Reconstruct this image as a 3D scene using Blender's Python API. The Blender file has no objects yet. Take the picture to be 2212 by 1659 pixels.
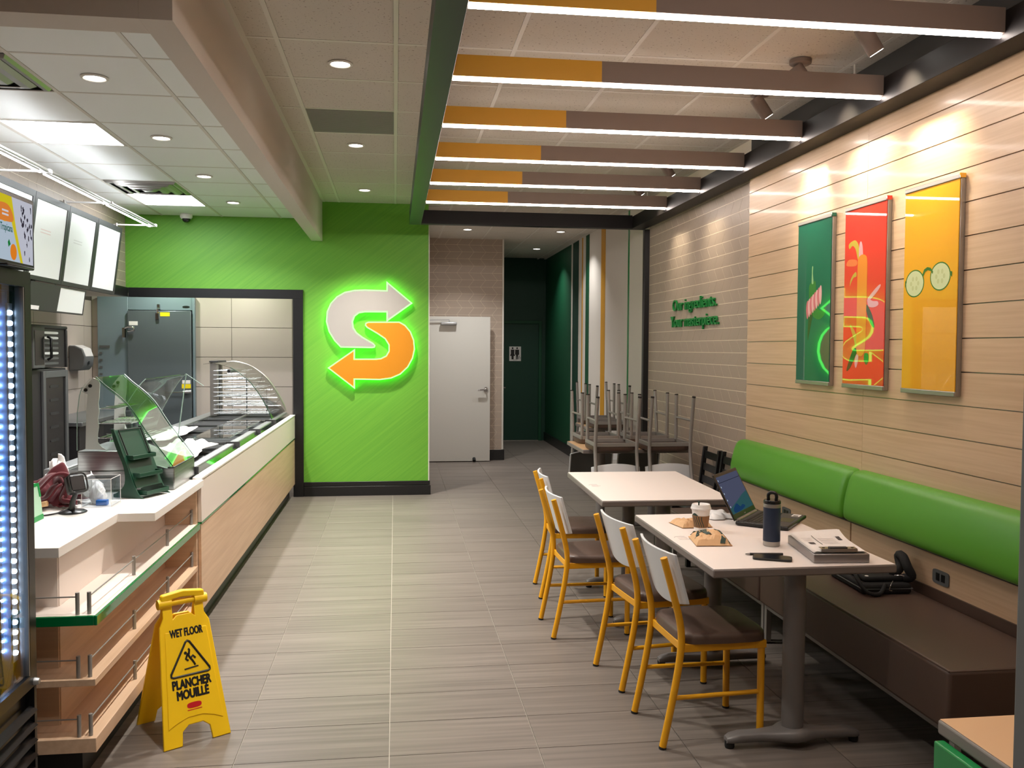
import bpy, math, random
from mathutils import Vector, Matrix
random.seed(7)
sc = bpy.context.scene
COL = sc.collection
PI = math.pi

# ---------------------------------------------------------------- camera
FPX, YAW, PITCH, ROLL, CAMH = 1900.0, 0.132471656, 0.0403630114, -0.00563596275, 1.62
def cam_axes():
    f = Vector((math.sin(YAW) * math.cos(PITCH), math.cos(YAW) * math.cos(PITCH), -math.sin(PITCH)))
    r = Vector((math.cos(YAW), -math.sin(YAW), 0))
    d = f.cross(r)
    c, s = math.cos(ROLL), math.sin(ROLL)
    return c * r + s * d, -s * r + c * d, f
RT, DN, FW = cam_axes()
cd = bpy.data.cameras.new('camera')
cd.sensor_width = 36.0
cd.lens = FPX / 2212 * 36.0
cd.clip_start = 0.05
cam = bpy.data.objects.new('camera', cd)
COL.objects.link(cam)
cam.matrix_world = Matrix(((RT.x, -DN.x, -FW.x, 0), (RT.y, -DN.y, -FW.y, 0), (RT.z, -DN.z, -FW.z, CAMH), (0, 0, 0, 1)))
sc.camera = cam
def in_frame(p):
    """how large (1/depth) a point shows, or 0 when the camera does not look there"""
    v = Vector(p) - Vector((0, 0, CAMH))
    z = v.dot(FW)
    if z < 0.3: return 0.0
    x, y = v.dot(RT) / z * FPX, v.dot(DN) / z * FPX
    return 1.0 / z if abs(x) < 1150 and abs(y) < 880 else 0.0

# ---------------------------------------------------------------- world and exposure
w = bpy.data.worlds.new('night'); sc.world = w; w.use_nodes = True
w.node_tree.nodes['Background'].inputs[0].default_value = (0.02, 0.022, 0.03, 1)
w.node_tree.nodes['Background'].inputs[1].default_value = 0.3
sc.view_settings.view_transform = 'Standard'
sc.view_settings.look = 'None'
sc.view_settings.gamma = 1.0
sc.view_settings.use_curve_mapping = False
sc.view_settings.exposure = 0.28
sc.cycles.use_denoising = True
sc.cycles.max_bounces = 10
sc.cycles.diffuse_bounces = 7
sc.cycles.glossy_bounces = 4
sc.cycles.transparent_max_bounces = 16
sc.cycles.sample_clamp_indirect = 10.0
sc.cycles.caustics_reflective = False
sc.cycles.caustics_refractive = False
# light levels used by the lamp builders below
LED_BAR, DOWN, PANEL, SPOT, RAIL = 34.0, 30.0, 19.0, 58.0, 34.0

# ---------------------------------------------------------------- colours and materials
def lin(r, g, b):
    f = lambda c: (c / 255 / 12.92) if c <= 10.3 else ((c / 255 + 0.055) / 1.055) ** 2.4
    return (f(r), f(g), f(b), 1.0)
M = {}
def mat(name, rgb, rough=0.5, metal=0.0, spec=0.5, coat=0.0, emit=None, estr=0.0, sheen=0.0):
    m = bpy.data.materials.new(name); m.use_nodes = True
    b = m.node_tree.nodes['Principled BSDF']
    b.inputs['Base Color'].default_value = lin(*rgb)
    b.inputs['Roughness'].default_value = rough
    b.inputs['Metallic'].default_value = metal
    b.inputs['Specular IOR Level'].default_value = spec
    b.inputs['Coat Weight'].default_value = coat
    b.inputs['Coat Roughness'].default_value = 0.015 if coat == 1.0 else 0.08
    b.inputs['Sheen Weight'].default_value = sheen
    if emit:
        b.inputs['Emission Color'].default_value = lin(*emit)
        b.inputs['Emission Strength'].default_value = estr
    M[name] = m
    return m
def nodes(m):
    nt = m.node_tree
    return nt, nt.nodes['Principled BSDF'], nt.nodes.new, nt.links.new
def grain(name, a, b, scale, rough=0.5, coord='pos', rot=(0, 0, 0), detail=4, lo=0.35, hi=0.65, bump=0.0, metal=0.0,
          coat=0.0, rand=0.0, spec=0.5, dist=0.0):
    """two colours mixed by a stretched noise; coord 'pos' = where it stands in the place, 'obj' = on the thing itself"""
    m = mat(name, a, rough, metal, spec, coat)
    nt, bs, N, L = nodes(m)
    if coord == 'pos':
        g = N('ShaderNodeNewGeometry'); src = g.outputs['Position']
    else:
        g = N('ShaderNodeTexCoord'); src = g.outputs['Object']
    mp = N('ShaderNodeMapping'); mp.inputs['Scale'].default_value = scale; mp.inputs['Rotation'].default_value = rot
    L(src, mp.inputs[0])
    if any(rot):   # turn first, stretch after
        mp.inputs['Scale'].default_value = (1, 1, 1)
        m2 = N('ShaderNodeMapping'); m2.inputs['Scale'].default_value = scale
        L(mp.outputs[0], m2.inputs[0]); mp = m2
    n = N('ShaderNodeTexNoise'); n.inputs['Scale'].default_value = 1.0; n.inputs['Detail'].default_value = detail
    n.inputs['Distortion'].default_value = dist
    vec = mp.outputs[0]
    if rand:
        oi = N('ShaderNodeObjectInfo'); mu = N('ShaderNodeMath'); mu.operation = 'MULTIPLY'; mu.inputs[1].default_value = 37.0
        L(oi.outputs['Random'], mu.inputs[0])
        ad = N('ShaderNodeVectorMath'); ad.operation = 'ADD'; L(vec, ad.inputs[0]); L(mu.outputs[0], ad.inputs[1]); vec = ad.outputs[0]
    L(vec, n.inputs['Vector'])
    cr = N('ShaderNodeValToRGB'); cr.color_ramp.elements[0].position = lo; cr.color_ramp.elements[1].position = hi
    cr.color_ramp.elements[0].color = lin(*a); cr.color_ramp.elements[1].color = lin(*b)
    L(n.outputs['Fac'], cr.inputs[0])
    out = cr.outputs[0]
    if rand:
        hs = N('ShaderNodeHueSaturation'); ma = N('ShaderNodeMapRange')
        ma.inputs['To Min'].default_value = 1 - rand; ma.inputs['To Max'].default_value = 1 + rand
        L(oi.outputs['Random'], ma.inputs[0]); L(ma.outputs[0], hs.inputs['Value']); L(out, hs.inputs['Color']); out = hs.outputs[0]
    L(out, bs.inputs['Base Color'])
    if bump:
        bu = N('ShaderNodeBump'); bu.inputs['Strength'].default_value = bump; bu.inputs['Distance'].default_value = 0.002
        L(n.outputs['Fac'], bu.inputs['Height']); L(bu.outputs[0], bs.inputs['Normal'])
    return m
def emis(name, rgb, s):
    m = bpy.data.materials.new(name); m.use_nodes = True
    nt = m.node_tree; nt.nodes.clear()
    e = nt.nodes.new('ShaderNodeEmission'); e.inputs[0].default_value = lin(*rgb); e.inputs[1].default_value = s
    o = nt.nodes.new('ShaderNodeOutputMaterial'); nt.links.new(e.outputs[0], o.inputs[0])
    M[name] = m; return m
def glassy(name, tint, ior=1.45, rough=0.0, gain=1.0):
    """thin sheet of glass: clear through, mirror-like by the Fresnel angle"""
    m = bpy.data.materials.new(name); m.use_nodes = True
    nt = m.node_tree; nt.nodes.clear(); N, L = nt.nodes.new, nt.links.new
    t = N('ShaderNodeBsdfTransparent'); t.inputs[0].default_value = (*tint, 1)
    g = N('ShaderNodeBsdfGlossy'); g.inputs['Roughness'].default_value = rough
    lw = N('ShaderNodeLayerWeight'); lw.inputs[0].default_value = 0.5
    fr = N('ShaderNodeMath'); fr.operation = 'POWER'; fr.inputs[1].default_value = 4.5; L(lw.outputs['Facing'], fr.inputs[0])
    mu = N('ShaderNodeMath'); mu.operation = 'MULTIPLY_ADD'; mu.inputs[1].default_value = gain; mu.inputs[2].default_value = ((ior - 1) / (ior + 1)) ** 2 * gain; mu.use_clamp = True
    mx = N('ShaderNodeMixShader'); o = N('ShaderNodeOutputMaterial')
    L(fr.outputs[0], mu.inputs[0]); L(mu.outputs[0], mx.inputs[0]); L(t.outputs[0], mx.inputs[1]); L(g.outputs[0], mx.inputs[2]); L(mx.outputs[0], o.inputs[0])
    M[name] = m; return m

grain('floor_tile', (97, 89, 83), (121, 112, 105), (1.3, 42, 1), 0.42, detail=6, lo=0.3, hi=0.72, rand=0.05, bump=0.06, spec=0.4)
mat('grout', (188, 180, 168), 0.8)
mat('ceiling_tile', (200, 193, 183), 0.9)
nt, bs, N, L = nodes(M['ceiling_tile'])
g = N('ShaderNodeNewGeometry'); n = N('ShaderNodeTexNoise'); n.inputs['Scale'].default_value = 70; n.inputs['Detail'].default_value = 3
cr = N('ShaderNodeValToRGB'); cr.color_ramp.elements[0].position = 0.30; cr.color_ramp.elements[1].position = 0.37
cr.color_ramp.elements[0].color = lin(132, 122, 110); cr.color_ramp.elements[1].color = lin(200, 193, 183)
L(g.outputs['Position'], n.inputs['Vector']); L(n.outputs['Fac'], cr.inputs[0]); L(cr.outputs[0], bs.inputs['Base Color'])
mat('vinyl_tile', (232, 234, 232), 0.45)
mat('grid_white', (210, 205, 196), 0.5)
mat('paint_grey', (204, 196, 188), 0.75)
mat('paint_white', (214, 208, 200), 0.7)
grain('green_wall', (94, 160, 46), (108, 172, 52), (1.4, 1, 55), 0.55, rot=(0, math.radians(38), 0), detail=5, lo=0.28, hi=0.7)
mat('black_trim', (20, 20, 22), 0.35)
mat('black_beam', (22, 19, 20), 0.5, 0.0, 0.25)
mat('green_beam', (20, 42, 36), 0.4)
grain('plank', (208, 176, 142), (219, 189, 156), (70, 1.8, 70), 0.36, rand=0.03, detail=5, coat=0.15)
mat('reveal', (150, 140, 130), 0.28, 0.85)
mat('chevron_tile', (172, 156, 142), 0.42)
mat('chevron_dark', (128, 116, 102), 0.5)
mat('chevron_grout', (236, 226, 208), 0.6)
mat('kitchen_tile', (196, 184, 174), 0.35)
mat('kitchen_grout', (120, 112, 104), 0.8)
mat('dark_green_paint', (0, 74, 44), 0.55)
mat('deep_green_paint', (3, 58, 42), 0.55)
mat('door_white', (196, 194, 188), 0.5)
mat('yellow_paint', (222, 158, 16), 0.42)
mat('mustard', (206, 150, 30), 0.5)
mat('taupe', (124, 107, 96), 0.6)
mat('green_gloss', (0, 128, 62), 0.3)
mat('corner_white', (214, 210, 202), 0.5)
mat('steel', (168, 170, 172), 0.42, 0.9)
grain('brushed_steel', (138, 140, 140), (164, 166, 166), (3, 3, 90), 0.3, metal=1.0)
mat('walkin_steel', (132, 150, 158), 0.42, 0.3)
mat('walkin_door', (112, 122, 126), 0.32, 0.45)
mat('chrome', (206, 206, 208), 0.12, 1.0)
mat('grey_metal', (146, 142, 138), 0.36, 0.2)
mat('table_metal', (116, 112, 110), 0.4, 0.1)
mat('grey_edge', (124, 116, 112), 0.45)
mat('laminate', (236, 226, 220), 0.42)
mat('wood_laminate', (206, 166, 126), 0.42)
mat('black_plastic', (14, 14, 15), 0.4)
mat('black_satin', (18, 18, 20), 0.25)
mat('rubber', (12, 12, 12), 0.7)
mat('dark_grey', (52, 52, 52), 0.5)
mat('mid_grey', (96, 98, 98), 0.5)
mat('brown_vinyl', (82, 64, 55), 0.42)
mat('green_vinyl', (90, 162, 46), 0.36)
mat('white_gloss', (232, 230, 228), 0.3)
mat('back_white', (214, 218, 222), 0.4)
mat('back_grey', (86, 86, 84), 0.5)
mat('worktop', (232, 228, 224), 0.35)
grain('maple', (200, 170, 142), (212, 182, 154), (2, 2, 50), 0.42, detail=5)
grain('maple_y', (200, 168, 140), (212, 182, 154), (40, 1.5, 40), 0.42, detail=5)
mat('panel_white', (224, 212, 204), 0.4)
mat('green_edge', (2, 116, 62), 0.12, coat=0.6)
mat('board_white', (236, 238, 236), 0.4)
mat('charcoal', (46, 44, 46), 0.45)
mat('sign_yellow', (250, 204, 18), 0.42)
mat('ink', (12, 11, 11), 0.5)
mat('red_ink', (196, 22, 34), 0.4)
mat('kraft', (214, 172, 128), 0.75)
mat('sleeve', (146, 106, 68), 0.8)
mat('dark_green_ink', (38, 62, 54), 0.6)
mat('paper', (238, 234, 230), 0.7)
mat('paper_ink', (70, 64, 66), 0.7)
mat('paper_grey', (176, 170, 170), 0.7)
mat('navy', (26, 42, 66), 0.45)
mat('alu_case', (160, 156, 156), 0.38, 0.85)
mat('black_cloth', (14, 14, 15), 0.8)
mat('white_cloth', (236, 234, 232), 0.85)
mat('maroon_cloth', (92, 18, 30), 0.95, sheen=0.3)
mat('stand_green', (24, 66, 48), 0.4)
mat('pale_green', (182, 224, 196), 0.4)
mat('box_green', (12, 150, 70), 0.4)
mat('blue_plastic', (22, 104, 190), 0.35)
mat('label_yellow', (240, 214, 10), 0.6)
mat('letter_green', (8, 130, 56), 0.4)
mat('cucumber', (212, 222, 176), 0.55, 0.0, 0.2, 1.0); mat('cucumber_rind', (62, 116, 40), 0.55, 0.0, 0.2, 1.0); mat('cucumber_seed', (196, 206, 152), 0.55, 0.0, 0.2, 1.0)
mat('ban_green', (6, 104, 78), 0.55, 0.0, 0.2, 1.0); mat('ban_red', (232, 62, 44), 0.55, 0.0, 0.2, 1.0); mat('ban_yellow', (240, 176, 26), 0.55, 0.0, 0.2, 1.0)
mat('ban_orange', (240, 148, 46), 0.55, 0.0, 0.2, 1.0); mat('ban_rose', (214, 112, 132), 0.55, 0.0, 0.2, 1.0); mat('ban_pink', (232, 176, 184), 0.55, 0.0, 0.2, 1.0); mat('ban_chili', (52, 126, 52), 0.55, 0.0, 0.2, 1.0)
mat('ban_carrot', (240, 130, 70), 0.55, 0.0, 0.2, 1.0); mat('ban_lime', (206, 184, 70), 0.55, 0.0, 0.2, 1.0); mat('ban_leaf', (44, 74, 34), 0.55, 0.0, 0.2, 1.0); mat('ban_stem', (150, 196, 140), 0.55, 0.0, 0.2, 1.0)
mat('alu_frame', (168, 164, 158), 0.35, 0.8)
mat('logo_grey', (162, 157, 152), 0.5); mat('logo_orange', (204, 130, 10), 0.5)
emis('logo_glow', (96, 255, 86), 5.5)
emis('led_warm', (255, 239, 229), LED_BAR)
emis('led_cool', (246, 250, 255), RAIL)
emis('panel_light', (246, 250, 255), PANEL)
emis('downlight_face', (255, 250, 240), 14.0)
emis('fridge_led', (190, 222, 255), 60.0)
emis('case_led', (235, 250, 245), 12.0)
for k, v in dict(scr_sky=(206, 208, 222), scr_carton=(190, 206, 222), scr_yellow=(224, 206, 40), scr_orange=(236, 140, 60), scr_fruit=(240, 138, 40),
                 scr_leaf=(30, 130, 60), scr_word=(20, 96, 84), scr_dark=(56, 52, 64), scr_pale=(226, 222, 230)).items(): emis(k, v, 0.62)
emis('laptop_blue', (84, 88, 112), 0.55); emis('laptop_teal', (52, 92, 96), 0.55); emis('laptop_deep', (32, 66, 104), 0.55); emis('laptop_line', (40, 44, 60), 0.4)
glassy('clear_glass', (0.95, 0.97, 0.96)); glassy('green_glass', (0.80, 0.92, 0.84), gain=1.2); glassy('fridge_glass', (0.80, 0.84, 0.90), 1.5)
glassy('acrylic', (0.93, 0.95, 0.97), 1.49); glassy('dark_pane', (0.25, 0.26, 0.27), 1.5)
mat('glass_edge', (150, 176, 166), 0.15, 0.0, 0.8)
mat('interior_blue', (110, 136, 178), 0.4)
mat('grille', (150, 146, 142), 0.6); mat('grille_bar', (138, 134, 130), 0.6); mat('print_pink', (226, 206, 204), 0.5); mat('print_grey', (214, 214, 212), 0.5)

# ---------------------------------------------------------------- mesh builder
class MB:
    def __init__(s): s.v, s.f = [], []
    def add(s, vs, fs):
        o = len(s.v); s.v += [tuple(p) for p in vs]; s.f += [tuple(i + o for i in f) for f in fs]; return s
    def box(s, x0, x1, y0, y1, z0, z1):
        return s.add([(x0, y0, z0), (x1, y0, z0), (x1, y1, z0), (x0, y1, z0), (x0, y0, z1), (x1, y0, z1), (x1, y1, z1), (x0, y1, z1)],
                     [(0, 3, 2, 1), (4, 5, 6, 7), (0, 1, 5, 4), (1, 2, 6, 5), (2, 3, 7, 6), (3, 0, 4, 7)])
    def obox(s, c, ux, uy, uz, a, b, d):
        c, ux, uy, uz = Vector(c), Vector(ux).normalized(), Vector(uy).normalized(), Vector(uz).normalized()
        vs = [c + ux * (i * a / 2) + uy * (j * b / 2) + uz * (k * d / 2) for k in (-1, 1) for j, i in ((-1, -1), (-1, 1), (1, 1), (1, -1))]
        return s.add(vs, [(0, 3, 2, 1), (4, 5, 6, 7), (0, 1, 5, 4), (1, 2, 6, 5), (2, 3, 7, 6), (3, 0, 4, 7)])
    def tube(s, path, r, n=10, r1=None, closed=False):
        P = [Vector(p) for p in path]; k = len(P); rings = []
        t0 = (P[1] - P[0]).normalized()
        ref = Vector((0, 0, 1)) if abs(t0.z) < 0.9 else Vector((1, 0, 0))
        u = t0.cross(ref).normalized()
        for i, p in enumerate(P):
            a = P[i - 1] if (i or closed) else P[i]; b = P[(i + 1) % k] if (i < k - 1 or closed) else P[i]
            t = (b - a).normalized()
            u = (u - t * u.dot(t)).normalized(); w_ = t.cross(u)
            rr = r if r1 is None else r + (r1 - r) * i / (k - 1)
            rings.append([p + u * (rr * math.cos(2 * PI * j / n)) + w_ * (rr * math.sin(2 * PI * j / n)) for j in range(n)])
        vs = [q for R in rings for q in R]; fs = []
        for i in range(k if closed else k - 1):
            for j in range(n):
                a, b = i * n + j, i * n + (j + 1) % n
                c, d = ((i + 1) % k) * n + (j + 1) % n, ((i + 1) % k) * n + j
                fs.append((a, b, c, d))
        if not closed: fs += [tuple(range(n))[::-1], tuple(range((k - 1) * n, k * n))]
        return s.add(vs, fs)
    def cyl(s, p0, p1, r, n=16, r1=None): return s.tube([p0, p1], r, n, r1)
    def lathe(s, prof, n=24, c=(0, 0, 0)):
        vs, fs = [], []
        for r, z in prof:
            for j in range(n): vs.append((c[0] + r * math.cos(2 * PI * j / n), c[1] + r * math.sin(2 * PI * j / n), c[2] + z))
        for i in range(len(prof) - 1):
            for j in range(n): fs.append((i * n + j, i * n + (j + 1) % n, (i + 1) * n + (j + 1) % n, (i + 1) * n + j))
        if prof[0][0] > 1e-5: fs.append(tuple(range(n))[::-1])
        if prof[-1][0] > 1e-5: fs.append(tuple(range((len(prof) - 1) * n, len(prof) * n)))
        return s.add(vs, fs)
    def prism(s, poly, o, u, v, t):
        """outline in the (u, v) plane at o, thickness t along u x v"""
        o, u, v = Vector(o), Vector(u), Vector(v); n = u.cross(v).normalized() * t; k = len(poly)
        A = [o + u * a + v * b for a, b in poly]; B = [p + n for p in A]
        fs = [tuple(range(k))[::-1], tuple(range(k, 2 * k))] + [(i, (i + 1) % k, k + (i + 1) % k, k + i) for i in range(k)]
        return s.add(A + B, fs)
    def grid(s, fn, nu, nv, close_u=False):
        vs = [fn(i / nu, j / nv) for j in range(nv + 1) for i in range(nu + 1)]
        return s.add(vs, [(j * (nu + 1) + i, j * (nu + 1) + i + 1, (j + 1) * (nu + 1) + i + 1, (j + 1) * (nu + 1) + i) for j in range(nv) for i in range(nu)])
    def sheet(s, prof, y0, y1, th, axis='y'):
        """a profile of (x, z) points swept along y, with thickness"""
        k = len(prof); off = []
        for i in range(k):
            a = Vector(prof[max(i - 1, 0)]); b = Vector(prof[min(i + 1, k - 1)]); t = (b - a).normalized()
            off.append(Vector(prof[i]) + Vector((-t.y, t.x)) * th)
        ring = [Vector(p) for p in prof] + off[::-1]; n = len(ring)
        vs = [(p.x, y0, p.y) for p in ring] + [(p.x, y1, p.y) for p in ring]
        fs = [(i, (i + 1) % n, n + (i + 1) % n, n + i) for i in range(n)]
        fs += [(i, i + 1, n - 2 - i, n - 1 - i)[::-1] for i in range(k - 1)] + [(n + i, n + i + 1, 2 * n - 2 - i, 2 * n - 1 - i) for i in range(k - 1)]
        return s.add(vs, fs)
    def mesh(s, name, m, off=(0, 0, 0), smooth=None):
        me = bpy.data.meshes.new(name)
        me.from_pydata([(a - off[0], b - off[1], c - off[2]) for a, b, c in s.v], [], s.f); me.update()
        if m: me.materials.append(M[m] if isinstance(m, str) else m)
        if smooth is not None:
            for p in me.polygons: p.use_smooth = True
            me.set_sharp_from_angle(angle=math.radians(smooth))
        return me
    def build(s, name, m, parent=None, bevel=0.0, smooth=None, seg=2, solid=0.0, sub=0):
        """link as one mesh object; a child keeps the place it was drawn in when its thing stands unturned"""
        off = (0, 0, 0)
        if parent is not None and not parent.get('_local'):
            q = parent
            while q.parent: q = q.parent
            off = tuple(q.location) if q.type == 'EMPTY' else (0, 0, 0)
        o = bpy.data.objects.new(name, s.mesh(name, m, off, smooth if smooth is not None else (40 if (bevel or sub) else None)))
        COL.objects.link(o); o.parent = parent
        if parent is not None and parent.get('_local'): o['_local'] = 1
        if solid:
            d = o.modifiers.new('thickness', 'SOLIDIFY'); d.thickness = solid; d.offset = 0
        if sub:
            d = o.modifiers.new('smooth', 'SUBSURF'); d.levels = sub; d.render_levels = sub
        if bevel:
            d = o.modifiers.new('rounding', 'BEVEL'); d.width = bevel; d.segments = seg; d.limit_method = 'ANGLE'; d.angle_limit = math.radians(40)
            d.harden_normals = False
        return o
def tag(o, label=None, cat=None, group=None, kind=None):
    if label: o['label'] = label
    if cat: o['category'] = cat
    if group: o['group'] = group
    if kind: o['kind'] = kind
    return o
def thing(name, label, cat, loc=(0, 0, 0), rz=0.0, group=None, local=False, rx=0.0):
    o = bpy.data.objects.new(name, None); COL.objects.link(o); o.empty_display_size = 0.05
    o.location = loc; o.rotation_euler = (rx, 0, rz)
    if local: o['_local'] = 1
    return tag(o, label, cat, group)
def struct(o): o['kind'] = 'structure'; return o
def clone(src, loc, rz=0.0, label=None, group=None, rx=0.0):
    r = src.copy(); COL.objects.link(r); r.location = loc; r.rotation_euler = (rx, 0, rz)
    if label: r['label'] = label
    if group: r['group'] = group
    def down(a, b):
        for ch in [c for c in a.children if c.type != 'LIGHT' or True]:
            c = ch.copy(); COL.objects.link(c); c.parent = b; down(ch, c)
    down(src, r)
    return r
def bx(name, m, b, parent=None, bevel=0.0): return MB().box(*b).build(name, m, parent, bevel)
def superellipse(a, b, n=24, e=4.0):
    out = []
    for i in range(n):
        t = 2 * PI * i / n; c, s_ = math.cos(t), math.sin(t)
        out.append((a * math.copysign(abs(c) ** (2 / e), c), b * math.copysign(abs(s_) ** (2 / e), s_)))
    return out
def circle(r, n=24, cx=0, cy=0, ry=None): return [(cx + r * math.cos(2 * PI * i / n), cy + (ry or r) * math.sin(2 * PI * i / n)) for i in range(n)]
def smooth_closed(pts, n=6):
    out = []; k = len(pts)
    for i in range(k):
        p0, p1, p2, p3 = (Vector(pts[(i + j - 1) % k]) for j in range(4))
        for q in range(n):
            t = q / n
            out.append(tuple(0.5 * ((2 * p1) + (p2 - p0) * t + (2 * p0 - 5 * p1 + 4 * p2 - p3) * t * t + (3 * p1 - p0 - 3 * p2 + p3) * t ** 3)))
    return out
def smooth_open(pts, n=6):
    pts = [Vector(p) for p in pts]; P = [2 * pts[0] - pts[1]] + pts + [2 * pts[-1] - pts[-2]]; out = []
    for i in range(1, len(P) - 2):
        p0, p1, p2, p3 = P[i - 1:i + 3]
        for q in range(n):
            t = q / n
            out.append(0.5 * ((2 * p1) + (p2 - p0) * t + (2 * p0 - 5 * p1 + 4 * p2 - p3) * t * t + (3 * p1 - p0 - 3 * p2 + p3) * t ** 3))
    out.append(P[-2]); return out
def text_mesh(body, m, u, v, o, width, height=None, extrude=0.0, bold=0.0, align='CENTER', lift=0.0):
    """lettering lying in the (u, v) plane at o; height is that of the whole line"""
    cu = bpy.data.curves.new('lettering', 'FONT'); cu.body = body; cu.size = 1.0; cu.extrude = 0.0; cu.offset = 0.0; cu.align_x = 'LEFT'
    cu.resolution_u = 3
    t = bpy.data.objects.new('lettering', cu); COL.objects.link(t)
    dg = bpy.context.evaluated_depsgraph_get()
    src = bpy.data.meshes.new_from_object(t.evaluated_get(dg))
    vs = [tuple(p.co) for p in src.vertices]; fs = [tuple(p.vertices) for p in src.polygons]
    bpy.data.objects.remove(t); bpy.data.curves.remove(cu); bpy.data.meshes.remove(src)
    x0, x1 = min(a[0] for a in vs), max(a[0] for a in vs); y0, y1 = min(a[1] for a in vs), max(a[1] for a in vs)
    sx = width / (x1 - x0); sy = (height / (y1 - y0)) if height else sx
    u, v, o = Vector(u).normalized(), Vector(v).normalized(), Vector(o); n = u.cross(v)
    mb = MB()
    dx = {'CENTER': (x0 + x1) / 2, 'LEFT': x0}[align]
    put = lambda a, h: o + u * ((a[0] - dx) * sx) + v * ((a[1] - y0) * sy) + n * h
    k = len(vs)
    if extrude == 0:
        for j in range(9 if bold else 1):      # heavier strokes: the same print laid over itself, a hair apart
            d = u * (bold * sx * math.cos(j * PI / 4)) + v * (bold * sx * math.sin(j * PI / 4)) if j else Vector()
            mb.add([put(a, lift + j * .00002) + d for a in vs], fs)
    else:
        cnt = {}
        for f in fs:
            for i in range(len(f)): cnt[(f[i], f[(i + 1) % len(f)])] = 1
        rim = [(a, a + k, b + k, b) for (a, b) in cnt if (b, a) not in cnt]
        for j in range(5 if bold else 1):
            d = u * (bold * sx * math.cos(j * PI / 2)) + v * (bold * sy * .6 * math.sin(j * PI / 2)) if j else Vector()
            mb.add([put(a, lift + extrude - j * .0002) + d for a in vs] + [put(a, lift) + d for a in vs], fs + [tuple(i + k for i in f[::-1]) for f in fs] + rim)
    return mb
def split_letters(mb, u):
    """islands that overlap along the line belong to one letter"""
    u = Vector(u); n = len(mb.v); par = list(range(n))
    def find(a):
        while par[a] != a: par[a] = par[par[a]]; a = par[a]
        return a
    for f in mb.f:
        for q in f[1:]: par[find(q)] = find(f[0])
    isl = {}
    for i in range(n): isl.setdefault(find(i), []).append(i)
    spans = sorted([[min(u.dot(Vector(mb.v[i])) for i in g), max(u.dot(Vector(mb.v[i])) for i in g), g] for g in isl.values()], key=lambda a: a[0])
    groups = []
    for a, b, g in spans:
        if groups and a < groups[-1][1] - 0.25 * (b - a): groups[-1][1] = max(groups[-1][1], b); groups[-1][2] += g
        else: groups.append([a, b, list(g)])
    out = []
    for a, b, g in groups:
        idx = {q: i for i, q in enumerate(g)}; q = MB(); q.v = [mb.v[i] for i in g]; q.f = [tuple(idx[i] for i in f) for f in mb.f if f[0] in idx]; out.append(q)
    return out

# ---------------------------------------------------------------- fields of tiles
def clip_poly(poly, u0, u1, v0, v1):
    def cut(P, inside, inter):
        out = []
        for i in range(len(P)):
            a, b = P[i], P[(i + 1) % len(P)]
            if inside(a):
                out.append(a)
                if not inside(b): out.append(inter(a, b))
            elif inside(b): out.append(inter(a, b))
        return out
    def at(k, val):
        return lambda a, b: tuple(a[j] + (b[j] - a[j]) * (val - a[k]) / (b[k] - a[k]) for j in (0, 1))
    for k, val, sg in ((0, u0, 1), (0, u1, -1), (1, v0, 1), (1, v1, -1)):
        poly = cut(poly, lambda p: sg * (p[k] - val) >= -1e-9, at(k, val))
        if len(poly) < 3: return []
    return poly
def tile_field(parent, name, polys, o, u, v, t, m, most=300, bump_rand=0.0):
    """each outline in the (u, v) plane becomes a tile of its own; the ones past `most` are one joined part"""
    o, u, v = Vector(o), Vector(u), Vector(v); n = u.cross(v)
    items = []
    for p in polys:
        cx = sum(a for a, b in p) / len(p); cy = sum(b for a, b in p) / len(p)
        items.append((in_frame(o + u * cx + v * cy), p))
    items.sort(key=lambda a: -a[0])
    cache = {}; rest = MB()
    for i, (big, p) in enumerate(items):
        if big > 0 and i < most:
            a0 = p[0]; key = tuple((round(a - a0[0], 4), round(b - a0[1], 4)) for a, b in p)
            if key not in cache:
                cache[key] = MB().prism([(a, b) for a, b in key], (0, 0, 0), u, v, t).mesh(name, m)
            q = bpy.data.objects.new(name, cache[key]); COL.objects.link(q); q.parent = parent
            q.location = o + u * a0[0] + v * a0[1] + n * (random.uniform(-1, 1) * bump_rand)
        else: rest.prism(p, o, u, v, t)
    if rest.v: tag(rest.build(name, m, parent), kind='stuff')
def rect_grid(us, vs, gap):
    h = gap / 2
    return [[(a + h, c + h), (b - h, c + h), (b - h, d - h), (a + h, d - h)] for a, b in zip(us, us[1:]) for c, d in zip(vs, vs[1:])]
def chevron(u0, u1, v0, v1, w_, h_, lean, gap, vref=0.0):
    out = []; g = gap / 2; k0 = math.floor((v0 - vref) / h_); k1 = math.ceil((v1 - vref) / h_)
    for k in range(k0, k1):
        b, t = vref + k * h_, vref + (k + 1) * h_; s0, s1 = (0, lean) if k % 2 else (lean, 0)
        for i in range(-2, int((u1 - u0) / w_) + 3):
            x = u0 + i * w_
            p = clip_poly([(x + s0 + g, b + g), (x + w_ + s0 - g, b + g), (x + w_ + s1 - g, t - g), (x + s1 + g, t - g)], u0, u1, v0, v1)
            if p and max(a for a, _ in p) - min(a for a, _ in p) > 0.01: out.append(p)
    return out

# ================================================================ the setting
RW = ((0, -1, 0), (0, 0, 1))      # (u, v) of a wall that faces -x
LW = ((0, 1, 0), (0, 0, 1))       # faces +x
BW = ((1, 0, 0), (0, 0, 1))       # faces -y
CE = ((1, 0, 0), (0, -1, 0))      # faces down
ZC, ZK = 3.185, 3.0               # ceilings: dining side, counter side
YG = 9.725                        # green wall

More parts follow.
